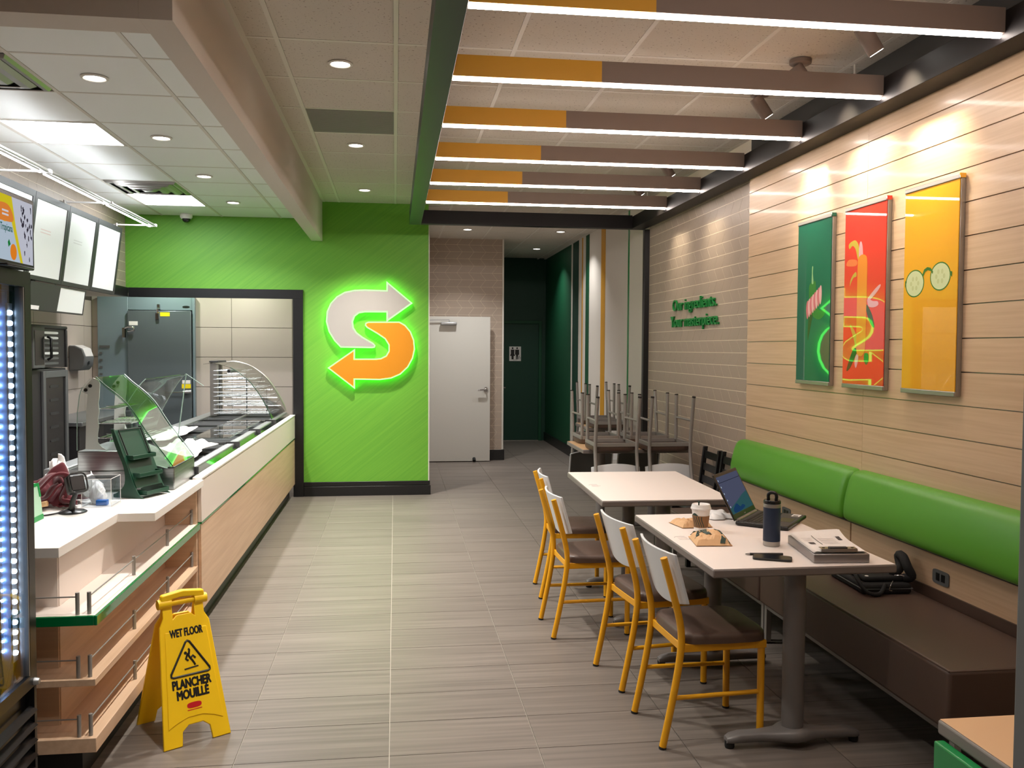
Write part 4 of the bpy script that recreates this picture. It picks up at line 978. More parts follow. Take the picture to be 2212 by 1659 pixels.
ribbon([(-1.60, 4.20, ZT + .04), (-1.56, 4.195, ZT + .06), (-1.53, 4.20, ZT + .10), (-1.51, 4.215, ZT + .115)], .03, .026, 'inner_fold')
MB().tube([(-1.60, 4.165, ZT + .014), (-1.575, 4.16, ZT + .028), (-1.545, 4.16, ZT + .034)], .013, 10).build('wicker_edge', 'kraft', t, smooth=60)
t = thing('tent_card', 'pale green box with bright green edges beside the drinks cooler', 'box', (-1.50, 3.90, ZT))
P = [(3.80, 0), (3.98, 0), (3.955, .10), (3.93, .16), (3.82, .16)]
MB().prism(P, (-1.56, 0, ZT + .0002), *LW, .065).build('card_body', 'pale_green', t, .002)
mb = MB().prism([(3.93, .161), (3.955, .10), (3.94, .10), (3.92, .15), (3.82, .15), (3.82, .17)], (-1.4948, 0, ZT), *LW, .002); mb.build('top_edge', 'box_green', t)
MB().prism([(3.80, 0), (3.98, 0), (3.975, .022), (3.80, .022)], (-1.4948, 0, ZT), *LW, .002).build('bottom_edge', 'box_green', t)

# ================================================================ wet floor sign
ang = math.atan2(.545, .838)
SH, SB, SW0, SW1 = .60, .165, .098, .139      # height, half spread, half width at top and at the foot
t = thing('wet_floor_sign', 'yellow folding wet floor sign standing in the aisle', 'sign', (-.89, 3.82, 0), ang, local=True)
dirv = Vector((0, SB, SH - .05)).normalized()
def board(sgn):
    o = Vector((0, -sgn * SB, 0)); v = Vector((0, sgn * SB, SH - .055)).normalized(); u = Vector((1, 0, 0)) if sgn > 0 else Vector((-1, 0, 0))
    return o, u, v
LB = math.hypot(SB, SH - .055)
out = [(-SW1, 0), (-.062, 0), (-.056, .055), (-.03, .076), (.03, .076), (.056, .055), (.062, 0), (SW1, 0), (SW0 + .006, LB - .09), (SW0 - .012, LB - .055), (SW0 - .012, LB), (SW0 - .052, LB), (SW0 - .052, LB - .065),
       (.03, LB - .05), (-.03, LB - .05), (-SW0 + .052, LB - .065), (-SW0 + .052, LB), (-SW0 + .012, LB), (-SW0 + .012, LB - .055), (-SW0 - .006, LB - .09)]
for sgn, nm in ((1, 'front_board'), (-1, 'rear_board')):
    o, u, v = board(sgn)
    n = u.cross(v)
    bd = MB().prism(out, o - n * .006, u, v, .012).build(nm, 'sign_yellow', t, .003)
    rim = [(-SW1 + .026, .074), (-.075, .092), (-.03, .106), (.03, .106), (.075, .092), (SW1 - .026, .074), (SW0 - .012, LB - .115), (-SW0 + .012, LB - .115)]
    MB().prism(rim, o + n * .006, u, v, .003).build('raised_panel', 'sign_yellow', bd, .002)
    F = o + n * .0094
    def prt(name, m, P): MB().prism(P, F, u, v, .0004).build(name, m, bd)
    text_mesh('WET FLOOR', 'ink', u, v, F + v * .430 + n * .0003, .135, .031, bold=.07).build('lettering', 'ink', bd)
    text_mesh('PLANCHER', 'ink', u, v, F + v * .223 + n * .0003, .158, .035, bold=.07).build('lettering', 'ink', bd)
    text_mesh('MOUILLÉ', 'ink', u, v, F + v * .180 + n * .0003, .130, .044, bold=.07).build('lettering', 'ink', bd)
    T = [(0, .418), (-.088, .272), (.088, .272)]
    ring = []
    for k in range(3):
        p = Vector(T[k]); a = (Vector(T[k - 1]) - p).normalized(); b = (Vector(T[(k + 1) % 3]) - p).normalized()
        ring += [p + a * .016, p + (a + b) * .005, p + b * .016]
    MB().tube([F + u * p.x + v * p.y for p in ring], .0046, 6, closed=True).build('warning_triangle', 'ink', bd)
    cz = .340; hm = MB()
    for P in ([(-.006, .018), (.006, -.006), (.012, -.012)], [(0, .012), (.004, .03), (.0, .036)], [(-.006, .012), (-.014, -.004), (-.004, -.012)], [(.006, -.004), (.016, .006), (.026, -.006)], [(.01, -.01), (.018, -.024), (.022, -.034)]):
        hm.tube([F + u * a + v * (cz + b) for a, b in P], .0042, 6)
    hm.build('falling_figure', 'ink', bd); prt('figure_head', 'ink', circle(.0065, 12, -.013, cz + .02))
    hm = MB().tube([F + u * -.024 + v * (cz - .044), F + u * .034 + v * (cz - .040)], .003, 6); hm.build('floor_line', 'ink', bd)
    prt('maker_logo', 'red_ink', superellipse(.030, .0115, 20, 3) and [(a, .150 + b) for a, b in superellipse(.030, .0115, 20, 3)])
    prt('maker_line', 'red_ink', [(-.03, .131), (.03, .131), (.03, .134), (-.03, .134)])
hz = SH - .052
MB().tube([(-SW0 + .008, 0, hz), (SW0 - .008, 0, hz)], .013, 12).build('hinge_pin', 'sign_yellow', t, smooth=60)
for s2 in (-1, 1): MB().tube([(s2 * (SW0 + .004), 0, hz), (s2 * (SW0 - .05), 0, hz)], .0205, 14).build('hinge_barrel', 'sign_yellow', t, smooth=50)
hp = [(-SW0 + .012, 0), (SW0 - .012, 0), (SW0 - .02, .048), (0, .058), (-SW0 + .02, .048)]
MB().prism([(-SW0 + .004, 0), (-SW0 + .05, .0), (-SW0 + .055, .012), (-.01, .016), (SW0 - .055, .012), (SW0 - .05, 0), (SW0 - .004, 0), (SW0 - .01, .034), (0, .046), (-SW0 + .01, .034)], (0, .014, hz + .004), (1, 0, 0), (0, 0, 1), .028).build('carry_handle', 'sign_yellow', t, .006)

# ================================================================ banners and lettering on the dining wall
def banner(name, m, y0, y1, label, art):
    t = thing(name, label, 'banner', (2.565, (y0 + y1) / 2, 1.41), group='glossy banners on the plank wall')
    b = bx('print_face', m, (2.5505, 2.5545, y0 + .004, y1 - .004, 1.432, 2.406), t)
    for ya, yb in ((y0, y0 + .014), (y1 - .014, y1)): bx('side_rail', 'alu_frame', (2.555, 2.5795, ya, yb, 1.412, 2.424), t, .002)
    bx('bottom_rail', 'alu_frame', (2.546, 2.5795, y0 + .0005, y1 - .0005, 1.408, 1.4315), t, .003); bx('top_rail', 'alu_frame', (2.546, 2.5795, y0 + .0005, y1 - .0005, 2.4065, 2.428), t, .003)
    bx('rail_end', m, (2.546, 2.575, y0 - .005, y0 - .0005, 2.409, 2.43), t)
    lv = [0]
    def pr(nm, mm, P, sm=0):
        """outline in banner coordinates: x 0..1 left to right as seen, z in metres from the foot"""
        Q = [(-(y1 - .004) + a * (y1 - y0 - .008), 1.432 + c) for a, c in P]
        if sm: Q = smooth_closed(Q, sm)
        lv[0] += 1
        MB().prism(Q, (2.5505 - .00004 * lv[0], 0, 0), *RW, .0003).build(nm, mm, b)
    art(pr)
def art_chili(pr):
    pr('chili_leg', 'ban_leaf', [(.42, .46), (.52, .44), (.46, .36), (.40, .29), (.36, .25), (.35, .30), (.37, .39)], 4)
    pr('chili_tail', 'ban_chili', [(.46, .47), (.58, .46), (.70, .43), (.84, .44), (.90, .455), (.84, .40), (.70, .375), (.56, .385), (.48, .41)], 4)
    pr('chili_body', 'ban_chili', [(.38, .59), (.50, .61), (.57, .60), (.58, .50), (.50, .47), (.40, .47), (.37, .53)], 4)
    pr('chili_stem', 'ban_stem', [(.45, .60), (.50, .60), (.475, .66), (.48, .70), (.455, .70), (.45, .65)], 3)
    for k in range(8): pr('onion_ruffle', 'ban_pink' if k % 2 else 'ban_rose', [(.30 + k * .055 + dx, .41 + k * .012 + dz) for dx, dz in ((0, .0), (.035, -.03), (.065, .0), (.07, .05), (.05, .085), (.01, .075), (-.01, .04))], 3)
def art_hotdog(pr):
    pr('banana_pepper', 'ban_lime', [(.33, .70), (.38, .67), (.36, .76), (.28, .80), (.18, .80), (.10, .785), (.12, .76), (.20, .775), (.28, .75)], 3)
    pr('radish', 'ban_pink', [(.37, .70), (.46, .70), (.45, .76), (.41, .79), (.37, .77)], 3)
    pr('carrot', 'ban_carrot', [(.05, .68), (.08, .665), (.30, .66), (.31, .69), (.12, .70)], 3)
    pr('pepper_strip', 'ban_lime', [(.30, .625), (.22, .61), (.16, .58), (.15, .55), (.18, .57), (.24, .595), (.31, .60)], 3)
    pr('ham_slice', 'ban_pink', [(.60, .47), (.72, .455), (.84, .45), (.85, .43), (.74, .42), (.62, .43)], 3)
    pr('shrimp_slice', 'ban_pink', [(.60, .47), (.78, .52), (.89, .54), (.89, .525), (.78, .49), (.62, .455)], 2)
    pr('pickle', 'ban_leaf', [(.58, .44), (.70, .39), (.77, .33), (.76, .31), (.67, .34), (.58, .40)], 4)
    pr('lettuce', 'ban_leaf', [(.34, .20), (.26, .19), (.14, .11), (.11, .07), (.20, .09), (.30, .14), (.36, .18)], 4)
    pr('onion_ring', 'ban_pink', [(.40, .17), (.34, .16), (.31, .12), (.34, .09), (.38, .11), (.40, .14)], 4)
    pr('pepper_end', 'ban_chili', [(.55, .17), (.64, .17), (.65, .13), (.60, .11), (.55, .13)], 4)
    pr('green_bean', 'ban_lime', [(.33, .28), (.20, .33), (.18, .32), (.28, .25), (.33, .20), (.35, .22)], 3)
    pr('sausage', 'ban_orange', [(.34, .66), (.36, .70), (.43, .715), (.52, .71), (.57, .685), (.58, .6), (.575, .4), (.57, .22), (.53, .17), (.45, .155), (.37, .17), (.345, .22), (.34, .4)], 5)
def art_cucumber(pr):
    for c, z in ((.22, .52), (.70, .54)):
        pr('slice_rind', 'cucumber_rind', circle(.185, 28, c, z, .068)); pr('slice', 'cucumber', circle(.17, 28, c, z, .062))
        for k in range(6): pr('seed', 'cucumber_seed', circle(.022, 10, c + .07 * math.cos(k * PI / 3), z + .026 * math.sin(k * PI / 3), .012))
    pr('bridge', 'cucumber_rind', [(.38, .545), (.42, .57), (.47, .577), (.53, .57), (.56, .555), (.57, .567), (.52, .587), (.46, .592), (.40, .583), (.365, .555)])
    pr('temple_hinge', 'cucumber_rind', [(.03, .535), (.06, .545), (.06, .53), (.03, .505)]); pr('temple_hinge', 'cucumber_rind', [(.86, .56), (.91, .555), (.91, .53), (.88, .54)])
banner('banner', 'ban_green', 4.918, 5.355, 'dark green glossy banner with a dancing chili pepper', art_chili)
banner('banner', 'ban_red', 4.332, 4.764, 'red glossy banner with a sausage shaped vegetable figure', art_hotdog)
banner('banner', 'ban_yellow', 3.732, 4.168, 'yellow glossy banner with cucumber slice spectacles', art_cucumber)

t = thing('wall_lettering', 'raised green slogan letters on the chevron tiled wall', 'lettering', (2.61, 7.5, 1.81))
for txt, y, z, w_, h_ in (('Our ingredients.', 7.515, 1.948, 1.14, .135), ('Your masterpiece.', 7.515, 1.795, 1.25, .135)):
    for q in split_letters(text_mesh(txt, 'letter_green', *RW, (2.6205, y, z), w_, h_, extrude=.016, bold=.007), (0, -1, 0)): q.build('letter', 'letter_green', t)

# ================================================================ bench seats and green backrest
for (a, b), s in (((2.92, 4.597), 'near the camera, under the laptop bag'), ((4.603, 6.24), 'behind the far table')):
    c = (a + b) / 2
    t = thing('bench', 'dark brown upholstered wall bench on a grey frame, ' + s, 'bench', (2.27, c, 0), group='brown wall benches')
    bx('seat', 'brown_vinyl', (2.0, 2.519, a, b, .225, .452), t, .014)
    mb = MB().tube([(2.006, a + .006, .449), (2.006, b - .006, .449), (2.51, b - .006, .449)], .0035, 6); mb.tube([(2.006, a + .006, .449), (2.51, a + .006, .449)], .0035, 6); mb.build('piping', 'brown_vinyl', t, smooth=60)
    for y in (a + .018, b - .018):
        for x in (2.045, 2.48): bx('leg', 'grey_metal', (x - .015, x + .015, y - .015, y + .015, .008, .224), t, .002)
        bx('end_rail', 'grey_metal', (2.0605, 2.4645, y - .015, y + .015, .194, .2235), t)
    bx('front_rail', 'grey_metal', (2.03, 2.06, a + .0335, b - .0335, .194, .2235), t, .002)
    mb = MB()
    for y in (a + .018, b - .018):
        for x in (2.045, 2.48): mb.cyl((x, y, 0), (x, y, .008), .017, 12)
    mb.build('glides', 'rubber', t)
for (a, b), s in (((2.92, 4.583), 'right half, nearer the camera'), ((4.597, 6.245), 'left half, behind the laptop')):
    t = thing('backrest', 'long green padded wall backrest above the bench, ' + s, 'backrest', (2.55, (a + b) / 2, .46), group='green wall backrests')
    bx('maple_panel', 'plank', (2.528, 2.579, a, b, .50, .668), t)
    bx('kick_strip', 'brown_vinyl', (2.5205, 2.579, a, b, .30, .4995), t)
    bx('shadow_gap', 'black_trim', (2.50, 2.5795, a, b, .6685, .676), t)
    prof = [(2.579, .677), (2.50, .677), (2.472, .688), (2.462, .72), (2.466, .78), (2.478, .84), (2.494, .895), (2.512, .932), (2.54, .953), (2.579, .958)]
    prof = [tuple(p) for p in smooth_open(prof, 3)]; n = len(prof); mb = MB(); rows = 8
    ysec = [a, a + .006, a + .02, a + .05, b - .05, b - .02, b - .006, b]; puff = [-.4, .4, .8, 1, 1, .8, .4, -.4]
    vs = []
    for y, f in zip(ysec, puff):
        for x, z in prof: vs.append((2.579 + (x - 2.579) * (.82 + .18 * f), y, .817 + (z - .817) * (.93 + .07 * f)))
    fs = [(i * n + j, i * n + j + 1, (i + 1) * n + j + 1, (i + 1) * n + j) for i in range(7) for j in range(n - 1)] + [tuple(range(n)), tuple(range(7 * n, 8 * n))[::-1]]
    MB().add(vs, [f[::-1] for f in fs]).build('green_pad', 'green_vinyl', t, smooth=50)
for y, s in ((3.764, 'near the front of the bench'), (5.40, 'behind the laptop')):
    t = thing('wall_outlet', 'grey double outlet plate in the maple strip ' + s, 'outlet', (2.526, y, .562), group='outlets behind the bench')
    MB().prism(superellipse(.062, .033, 28, 6), (2.5279, y, .562), *RW, .005).build('plate', 'mid_grey', t)
    for d in (-.02, .02): bx('socket', 'black_plastic', (2.5212, 2.5226, y + d - .013, y + d + .013, .545, .58), t)

# ================================================================ tables
def T_foot(t, x, y, metal='table_metal', hl=.285):
    """cast foot lying along x, hub in the middle, glides at the ends, column up to the top"""
    secs = []; N_ = 16
    for f in (-1, -.985, -.93, -.8, -.5, -.25, -.13, 0, .13, .25, .5, .8, .93, .985, 1):
        a = abs(f); hw = .030 + .042 * max(0, 1 - (a / .3) ** 2) - (.010 * max(0, a - .93) / .07); top = .066 + .018 * max(0, 1 - (a / .28) ** 2) - .020 * max(0, (a - .75) / .25) ** 2; bot = .022
        secs.append([(x + f * hl, y + c * hw, (top + bot) / 2 + s * (top - bot) / 2) for c, s in superellipse(1, 1, N_, 3)])
    vs = [p for S in secs for p in S]; k = len(secs)
    fs = [(i * N_ + j, i * N_ + (j + 1) % N_, (i + 1) * N_ + (j + 1) % N_, (i + 1) * N_ + j) for i in range(k - 1) for j in range(N_)] + [tuple(range(N_))[::-1], tuple(range((k - 1) * N_, k * N_))]
    MB().add(vs, fs).build('foot', metal, t, smooth=50)
    for d in (-hl + .017, hl - .017): MB().lathe([(0, 0), (.018, 0), (.02, .005), (.02, .03)], 14, (x + d, y, 0)).build('glide', 'rubber', t, smooth=40)
def dining_table(label, x0, x1, y0, y1, z, feet, top='laminate', rz=0, group='white dining tables', mark=None, r=.044, edge='grey_edge'):
    cx_, cy_ = (x0 + x1) / 2, (y0 + y1) / 2; hx, hy = (x1 - x0) / 2, (y1 - y0) / 2
    t = thing('dining_table', label, 'table', (cx_, cy_, 0), rz, group=group, local=True)
    tp = bx('tabletop', edge, (-hx, hx, -hy, hy, z - .036, z - .0015), t, .006)
    bx('top_surface', top, (-hx + .004, hx - .004, -hy + .004, hy - .004, z - .002, z), tp, .001)
    if mark:
        a, b = mark[0] - cx_, mark[1] - cy_; mb = MB()
        mb.tube([(a + .036 * math.cos(k * PI / 10), b + .036 * math.sin(k * PI / 10), z - .0006) for k in range(3, 10)], .0018, 5); mb.tube([(a + .036 * math.cos(k * PI / 10), b + .036 * math.sin(k * PI / 10), z - .0006) for k in range(13, 20)], .0018, 5)
        mb.tube([(a - .02, b + .012, z - .0006), (a + .022, b + .012, z - .0006), (a + .022, b - .004, z - .0006), (a - .02, b - .006, z - .0006), (a - .02, b - .02, z - .0006), (a + .02, b - .02, z - .0006)], .0014, 5)
        mb.build('printed_mark', 'paper_grey', tp)
    for fy in feet:
        MB().tube([(0, fy - cy_, .07), (0, fy - cy_, z - .045)], r, 24).build('column', 'table_metal', t, smooth=60)
        T_foot(t, 0, fy - cy_, hl=.285 if hx > .3 else .2)
        bx('mount_plate', 'table_metal', (-.18, .18, fy - cy_ - .05, fy - cy_ + .05, z - .045, z - .0365), t)
    return t
ZB = .76
dining_table('white table in front with the laptop and coffee cup on it', 1.235, 2.006, 3.275, 4.417, ZB, (3.375, 4.30), mark=(1.30, 3.846))
dining_table('white table behind the laptop table, bare on top', 1.178, 1.955, 4.83, 5.995, ZB, (4.95, 5.80), rz=math.radians(-1.5), mark=(1.249, 5.391))
dining_table('small wood topped table at the back carrying two upturned chairs, left of the pair', 1.592, 2.072, 7.34, 8.04, ZB, (7.69,), top='wood_laminate', group='wood topped tables', r=.04)
dining_table('small wood topped table at the back carrying two upturned chairs, beside the tiled wall', 2.08, 2.535, 7.33, 8.03, ZB, (7.68,), top='wood_laminate', group='wood topped tables', r=.04)
dining_table('small wood topped table farthest back before the striped wall', 2.09, 2.57, 9.40, 10.06, ZB, (9.73,), top='wood_laminate', group='wood topped tables', r=.04)
fgt = dining_table('wood topped table corner at the lower right edge of the picture, green panel below', 1.26, 2.0, .75, 1.878, ZB, (.85, 1.76), top='wood_laminate', group='wood topped tables')

bx('apron_panel', 'green_gloss', (-.398, -.372, -.4, .534, .55, .7225), fgt, .004)
mb = MB()
for q in ([(.50, .60), (.47, .615), (.49, .63), (.46, .645)], [(.48, .60), (.45, .62), (.455, .64)], [(.44, .635), (.455, .655)]): mb.tube([(-.3985, a, b) for a, b in q], .0016, 5)
mb.build('white_squiggle', 'paper', fgt)  # small white squiggle lines on the apron panel

# ================================================================ chairs
def chair(name, label, frame, back, pad=None, group=None):
    """faces +x, feet on the ground, centre of its footprint at the origin"""
    t = thing(name, label, 'chair', (0, 0, 0), 0, group, local=True)
    R_ = .015
    for s in (-1, 1):
        y = .178 * s
        pth = smooth_open([(-.232, y, .008), (-.20, y, .16), (-.172, y, .31), (-.158, y, .43), (-.166, y, .52), (-.20, y, .65), (-.238, y, .782)], 4)
        l = MB().tube(pth, R_, 12).build('rear_leg', frame, t, smooth=60)
        MB().tube([(-.2335, y, 0), (-.2315, y, .0085)], .0158, 12).build('foot_cap', 'rubber', l)
        l = MB().tube([(.196, y * .94, .008), (.196, y * .94, .40)], R_, 12).build('front_leg', frame, t, smooth=60)
        MB().tube([(.196, y * .94, 0), (.196, y * .94, .0085)], .0158, 12).build('foot_cap', 'rubber', l)
        MB().tube([(-.188, y, .205), (.196, y * .94, .205)], .0095, 10).build('stretcher', frame, t, smooth=60)
        bx('seat_rail', frame, (-.158, .212, y - .009 if s > 0 else y - .006, y + .006 if s > 0 else y + .009, .392, .424), t, .002)
    bx('seat_rail', frame, (.2, .212, -.165, .165, .392, .424), t, .002); bx('seat_rail', frame, (-.158, -.146, -.165, .165, .392, .424), t, .002)
    prof = [(1.0, 0.0), (1.0, .45), (.985, .75), (.95, .93), (.88, 1.0)]
    base = superellipse(1, 1, 40, 5.5); vs, fs = [], []
    for a, h_ in prof:
        for c, s in base: vs.append((.034 + .190 * c * a - (.0 if c > 0 else .0), .200 * s * a * (1.0 if c > -.5 else .97), .4245 + .042 * h_))
    n = len(base); k = len(prof)
    fs = [(i * n + j, i * n + (j + 1) % n, (i + 1) * n + (j + 1) % n, (i + 1) * n + j) for i in range(k - 1) for j in range(n)] + [tuple(range(n))[::-1], tuple(range((k - 1) * n, k * n))]
    MB().add(vs, fs).build('seat', 'brown_vinyl', t, smooth=60)
    # curved backrest board in front of the posts
    def bk(off):
        def fn(i, j):
            y = (i * 2 - 1) * .208; z = .596 + j * .204
            cu = .032 * (1 - (y / .208) ** 2)             # middle sits back
            z -= .030 * (1 - j) * (1 - (y / .208) ** 2)
            x = -.152 - .30 * max(0, z - .52) * .95 - cu + .026
            return (x + off, y, z)
        return fn
    nu, nv = 18, 10; f0, f1 = bk(0), bk(.013); vs = [f0(i / nu, j / nv) for j in range(nv + 1) for i in range(nu + 1)] + [f1(i / nu, j / nv) for j in range(nv + 1) for i in range(nu + 1)]
    m_ = (nu + 1) * (nv + 1); fs = []
    for j in range(nv):
        for i in range(nu):
            a = j * (nu + 1) + i; fs.append((a, a + nu + 1, a + nu + 2, a + 1)); fs.append((m_ + a, m_ + a + 1, m_ + a + nu + 2, m_ + a + nu + 1))
    per = [i for i in range(nu)] + [j * (nu + 1) + nu for j in range(nv)] + [nv * (nu + 1) + i for i in range(nu, 0, -1)] + [j * (nu + 1) for j in range(nv, 0, -1)]
    fs += [(per[q], per[(q + 1) % len(per)], m_ + per[(q + 1) % len(per)], m_ + per[q]) for q in range(len(per))]
    b = MB().add(vs, fs).build('backrest', back, t, .003, smooth=50)
    if pad:
        g = bk(.0142); MB().grid(lambda i, j: g(.03 + i * .94, .04 + j * .92), 18, 10).build('back_pad', pad, b, smooth=180)
    return t
c0 = chair('chair', 'yellow framed chair with a white back, nearest the camera', 'yellow_paint', 'back_white', None, 'yellow framed chairs along the tables')
c0.location = (1.300, 3.585, 0); c0.rotation_euler = (0, 0, math.radians(3))
clone(c0, (1.272, 4.195, 0), math.radians(7), 'yellow framed chair with a white back, second from the camera')
clone(c0, (1.105, 4.965, 0), math.radians(2), 'yellow framed chair with a white back, third from the camera')
clone(c0, (1.18, 5.735, 0), math.radians(-3), 'yellow framed chair with a white back, farthest along the aisle')
g0 = chair('chair', 'upturned grey framed chair on the left wood table, near side', 'grey_metal', 'back_white', 'back_grey', 'upturned grey chairs on the back tables')
ZF = ZB + .4667
g0.location = (1.835, 7.31, ZF); g0.rotation_euler = (PI, 0, PI / 2)
for x, y, rz_, lb in ((1.845, 7.97, -PI / 2, 'upturned grey framed chair on the left wood table, far side'), (2.298, 7.305, PI / 2, 'upturned grey framed chair on the table beside the tiled wall, near side'),
                      (2.30, 7.96, -PI / 2, 'upturned grey framed chair on the table beside the tiled wall, far side'), (2.325, 9.43, PI / 2, 'upturned grey framed chair farthest back, near side of its table'),
                      (2.325, 10.03, -PI / 2, 'upturned grey framed chair farthest back, far side of its table')):
    clone(g0, (x, y, ZF), rz_, lb, rx=PI)
# black ladder-back chairs against the tiled wall
t0 = thing('ladder_chair', 'black ladder-back chair against the tiled wall, left one', 'chair', (2.33, 6.84, 0), PI, 'black ladder-back chairs', local=True)
for s in (-1, 1):
    y = .165 * s
    mb = MB(); mb.obox((-.175, y, .22), (1, 0, 0), (0, 1, 0), (-.03, 0, 1), .036, .026, .44); mb.obox((-.205, y, .62), (1, 0, 0), (0, 1, 0), (-.12, 0, 1), .036, .026, .40); mb.build('rear_post', 'black_plastic', t0, .003)
    bx('front_leg', 'black_plastic', (.165, .2, y - .017, y + .017, 0, .43), t0, .003)
    bx('side_rail', 'black_plastic', (-.16, .164, y - .012, y + .012, .36, .42), t0, .002)
    bx('stretcher', 'black_plastic', (-.16, .164, y - .008, y + .008, .15, .18), t0, .002)
for z in (.555, .655, .755): MB().obox((-.187 - .12 * (z - .5) * .95 - .006, 0, z), (1, 0, .12), (0, 1, 0), (-.12, 0, 1), .014, .304, .058).build('slat', 'black_plastic', t0, .002)
bx('seat', 'black_plastic', (-.17, .215, -.19, .19, .4305, .455), t0, .008)
clone(t0, (2.345, 6.445, 0), PI + .03, 'black ladder-back chair against the tiled wall, half hidden behind the laptop')

# ================================================================ things on the front table
TZ = ZB
# laptop
t = thing('laptop', 'open black laptop facing the bench on the front table', 'laptop', (0, 0, 0), local=True)
H0, H1 = Vector((1.641, 4.072, TZ)), Vector((1.900, 4.388, TZ))
uu = (H1 - H0).normalized(); ff = Vector((uu.y, -uu.x, 0)); W_ = .36; D_ = .25
mid = (H0 + H1) / 2
t.location = mid; t.rotation_euler = (0, 0, math.atan2(uu.y, uu.x))   # local x = along the hinge, local -y = towards the user
b = bx('base', 'black_satin', (-W_ / 2, W_ / 2, -D_, .006, .003, .020), t, .005)
bx('palm_deck', 'dark_grey', (-W_ / 2 + .006, W_ / 2 - .006, -D_ + .006, -.004, .0198, .0208), b)
km = MB().box(-.0085, .0085, -.0075, .0075, 0, .002).mesh('key', 'black_plastic')
for r_i in range(6):
    for k in range(15):
        o = bpy.data.objects.new('key', km); COL.objects.link(o); o.parent = b; o.location = (-.147 + k * .021, -.035 - r_i * .0185, .0208)
bx('touch_pad', 'black_satin', (-.06, .045, -D_ + .02, -D_ + .085, .0206, .0212), b)
bx('sticker', 'paper', (.105, .165, -D_ + .02, -D_ + .06, .0208, .0213), b); bx('sticker_print', 'ink', (.11, .134, -D_ + .028, -D_ + .052, .0213, .0215), b)
MB().tube([(-.15, .002, .020), (.15, .002, .020)], .010, 12).build('hinge_bar', 'alu_frame', t, smooth=60)
la = math.radians(28)       # lid leans back past upright
lu, lv_ = Vector((1, 0, 0)), Vector((0, math.sin(la), math.cos(la))); ln = lu.cross(lv_)
LO = Vector((0, .006, .022)); LH = .245
lid = MB().obox(LO + lv_ * (LH / 2) - ln * .004, lu, lv_, ln, W_, LH, .008).build('lid', 'black_satin', t, .004)
SF = LO + ln * .0002
def lscr(nm, mm, P, k): MB().prism(P, SF + ln * (.0001 * k), lu, lv_, .0002).build(nm, mm, lid)
lscr('screen_picture', 'laptop_blue', [(-.165, .03), (.165, .03), (.165, .228), (-.165, .228)], 1)
lscr('sea', 'laptop_teal', [(-.165, .03), (.165, .03), (.165, .115), (.08, .105), (-.02, .085), (-.165, .06)], 3)
lscr('cove', 'laptop_deep', smooth_closed([(-.12, .033), (-.02, .034), (.05, .045), (.02, .058), (-.02, .052), (-.05, .072), (-.09, .066), (-.13, .05)], 4), 5)
lscr('task_line', 'laptop_line', [(-.165, .195), (.165, .195), (.165, .1975), (-.165, .1975)], 5)
for k in range(5): lscr('desktop_icon', 'scr_carton', [(-.158, .205 - k * .035), (-.150, .205 - k * .035), (-.150, .213 - k * .035), (-.158, .213 - k * .035)], 7)
lscr('brand_mark', 'mid_grey', [(-.012, .012), (.012, .012), (.012, .018), (-.012, .018)], 3)
# paper cup
cxp, cyp = 1.443, 4.0
t = thing('coffee_cup', 'white paper coffee cup with a brown sleeve and green stopper', 'cup', (cxp, cyp, TZ))
MB().lathe([(0, .002), (.029, .002), (.0295, 0), (.0305, 0), (.0435, .104), (.0435, .106), (0, .106)], 36, (cxp, cyp, TZ)).build('cup_body', 'paper', t, smooth=40)
sl = MB().lathe([(.0335, .018), (.0342, .018), (.0412, .074), (.0406, .074), (.0335, .018)], 36, (cxp, cyp, TZ)).build('sleeve', 'sleeve', t, smooth=40)
MB().lathe([(.0445, .102), (.048, .103), (.0485, .109), (.046, .112), (.0445, .119), (.0425, .124), (.0415, .1265), (.040, .1245), (.038, .1225), (0, .1225)], 40, (cxp, cyp, TZ)).build('lid', 'white_gloss', t, smooth=35)
stp = MB().cyl((cxp - .018, cyp - .02, TZ + .118), (cxp - .018, cyp - .02, TZ + .134), .0035, 10); stp.lathe([(0, -.006), (.0045, -.004), (.006, 0), (.0045, .004), (0, .006)], 12, (cxp - .018, cyp - .02, TZ + .139)); stp.build('stopper', 'dark_green_ink', t, smooth=50)
def on_sleeve(P, lift=.0006):
    """outline given as (angle in degrees from the side that faces the camera, height), wrapped on the sleeve"""
    mb = MB(); base = math.atan2(-cyp, -cxp)
    vs = []
    for a, z in P:
        r = .0342 + (.0412 - .0342) * (z - .018) / .056 + lift; th = base + math.radians(a); vs.append((cxp + r * math.cos(th), cyp + r * math.sin(th), TZ + z))
    return mb.add(vs, [tuple(range(len(vs)))])
for k in range(5):        # flowing hair lines of the printed sleeve
    a = -62 + k * 17; mb = MB(); Q = []
    for j in range(9):
        z = .021 + .050 * j / 8; sw = 5 * math.sin(j * .55 + .4 * k); Q.append((a + sw - (8 - j) * -1.6, z))
    L_ = [(q[0] - 3.0, q[1]) for q in Q]; R2 = [(q[0] + 3.0, q[1]) for q in Q][::-1]
    n_ = len(Q); P = [on_sleeve(L_).v, on_sleeve(R2[::-1]).v]; mb.add(P[0] + P[1], [(j, n_ + j, n_ + j + 1, j + 1) for j in range(n_ - 1)]); mb.build('printed_wave', 'dark_green_ink', sl)
mb = MB(); Q = [(-70 + 9 * j, .0745 + .013 * math.sin(PI * j / 6)) for j in range(7)]; B_ = [(-70 + 9 * j, .0745) for j in range(7)]
P0 = [on_sleeve([q], .0004).v[0] for q in Q]; P1 = [on_sleeve([q], .0004).v[0] for q in B_]; mb.add(P0 + P1, [(j, 7 + j, 8 + j, j + 1) for j in range(6)]); mb.build('printed_arc', 'dark_green_ink', sl)
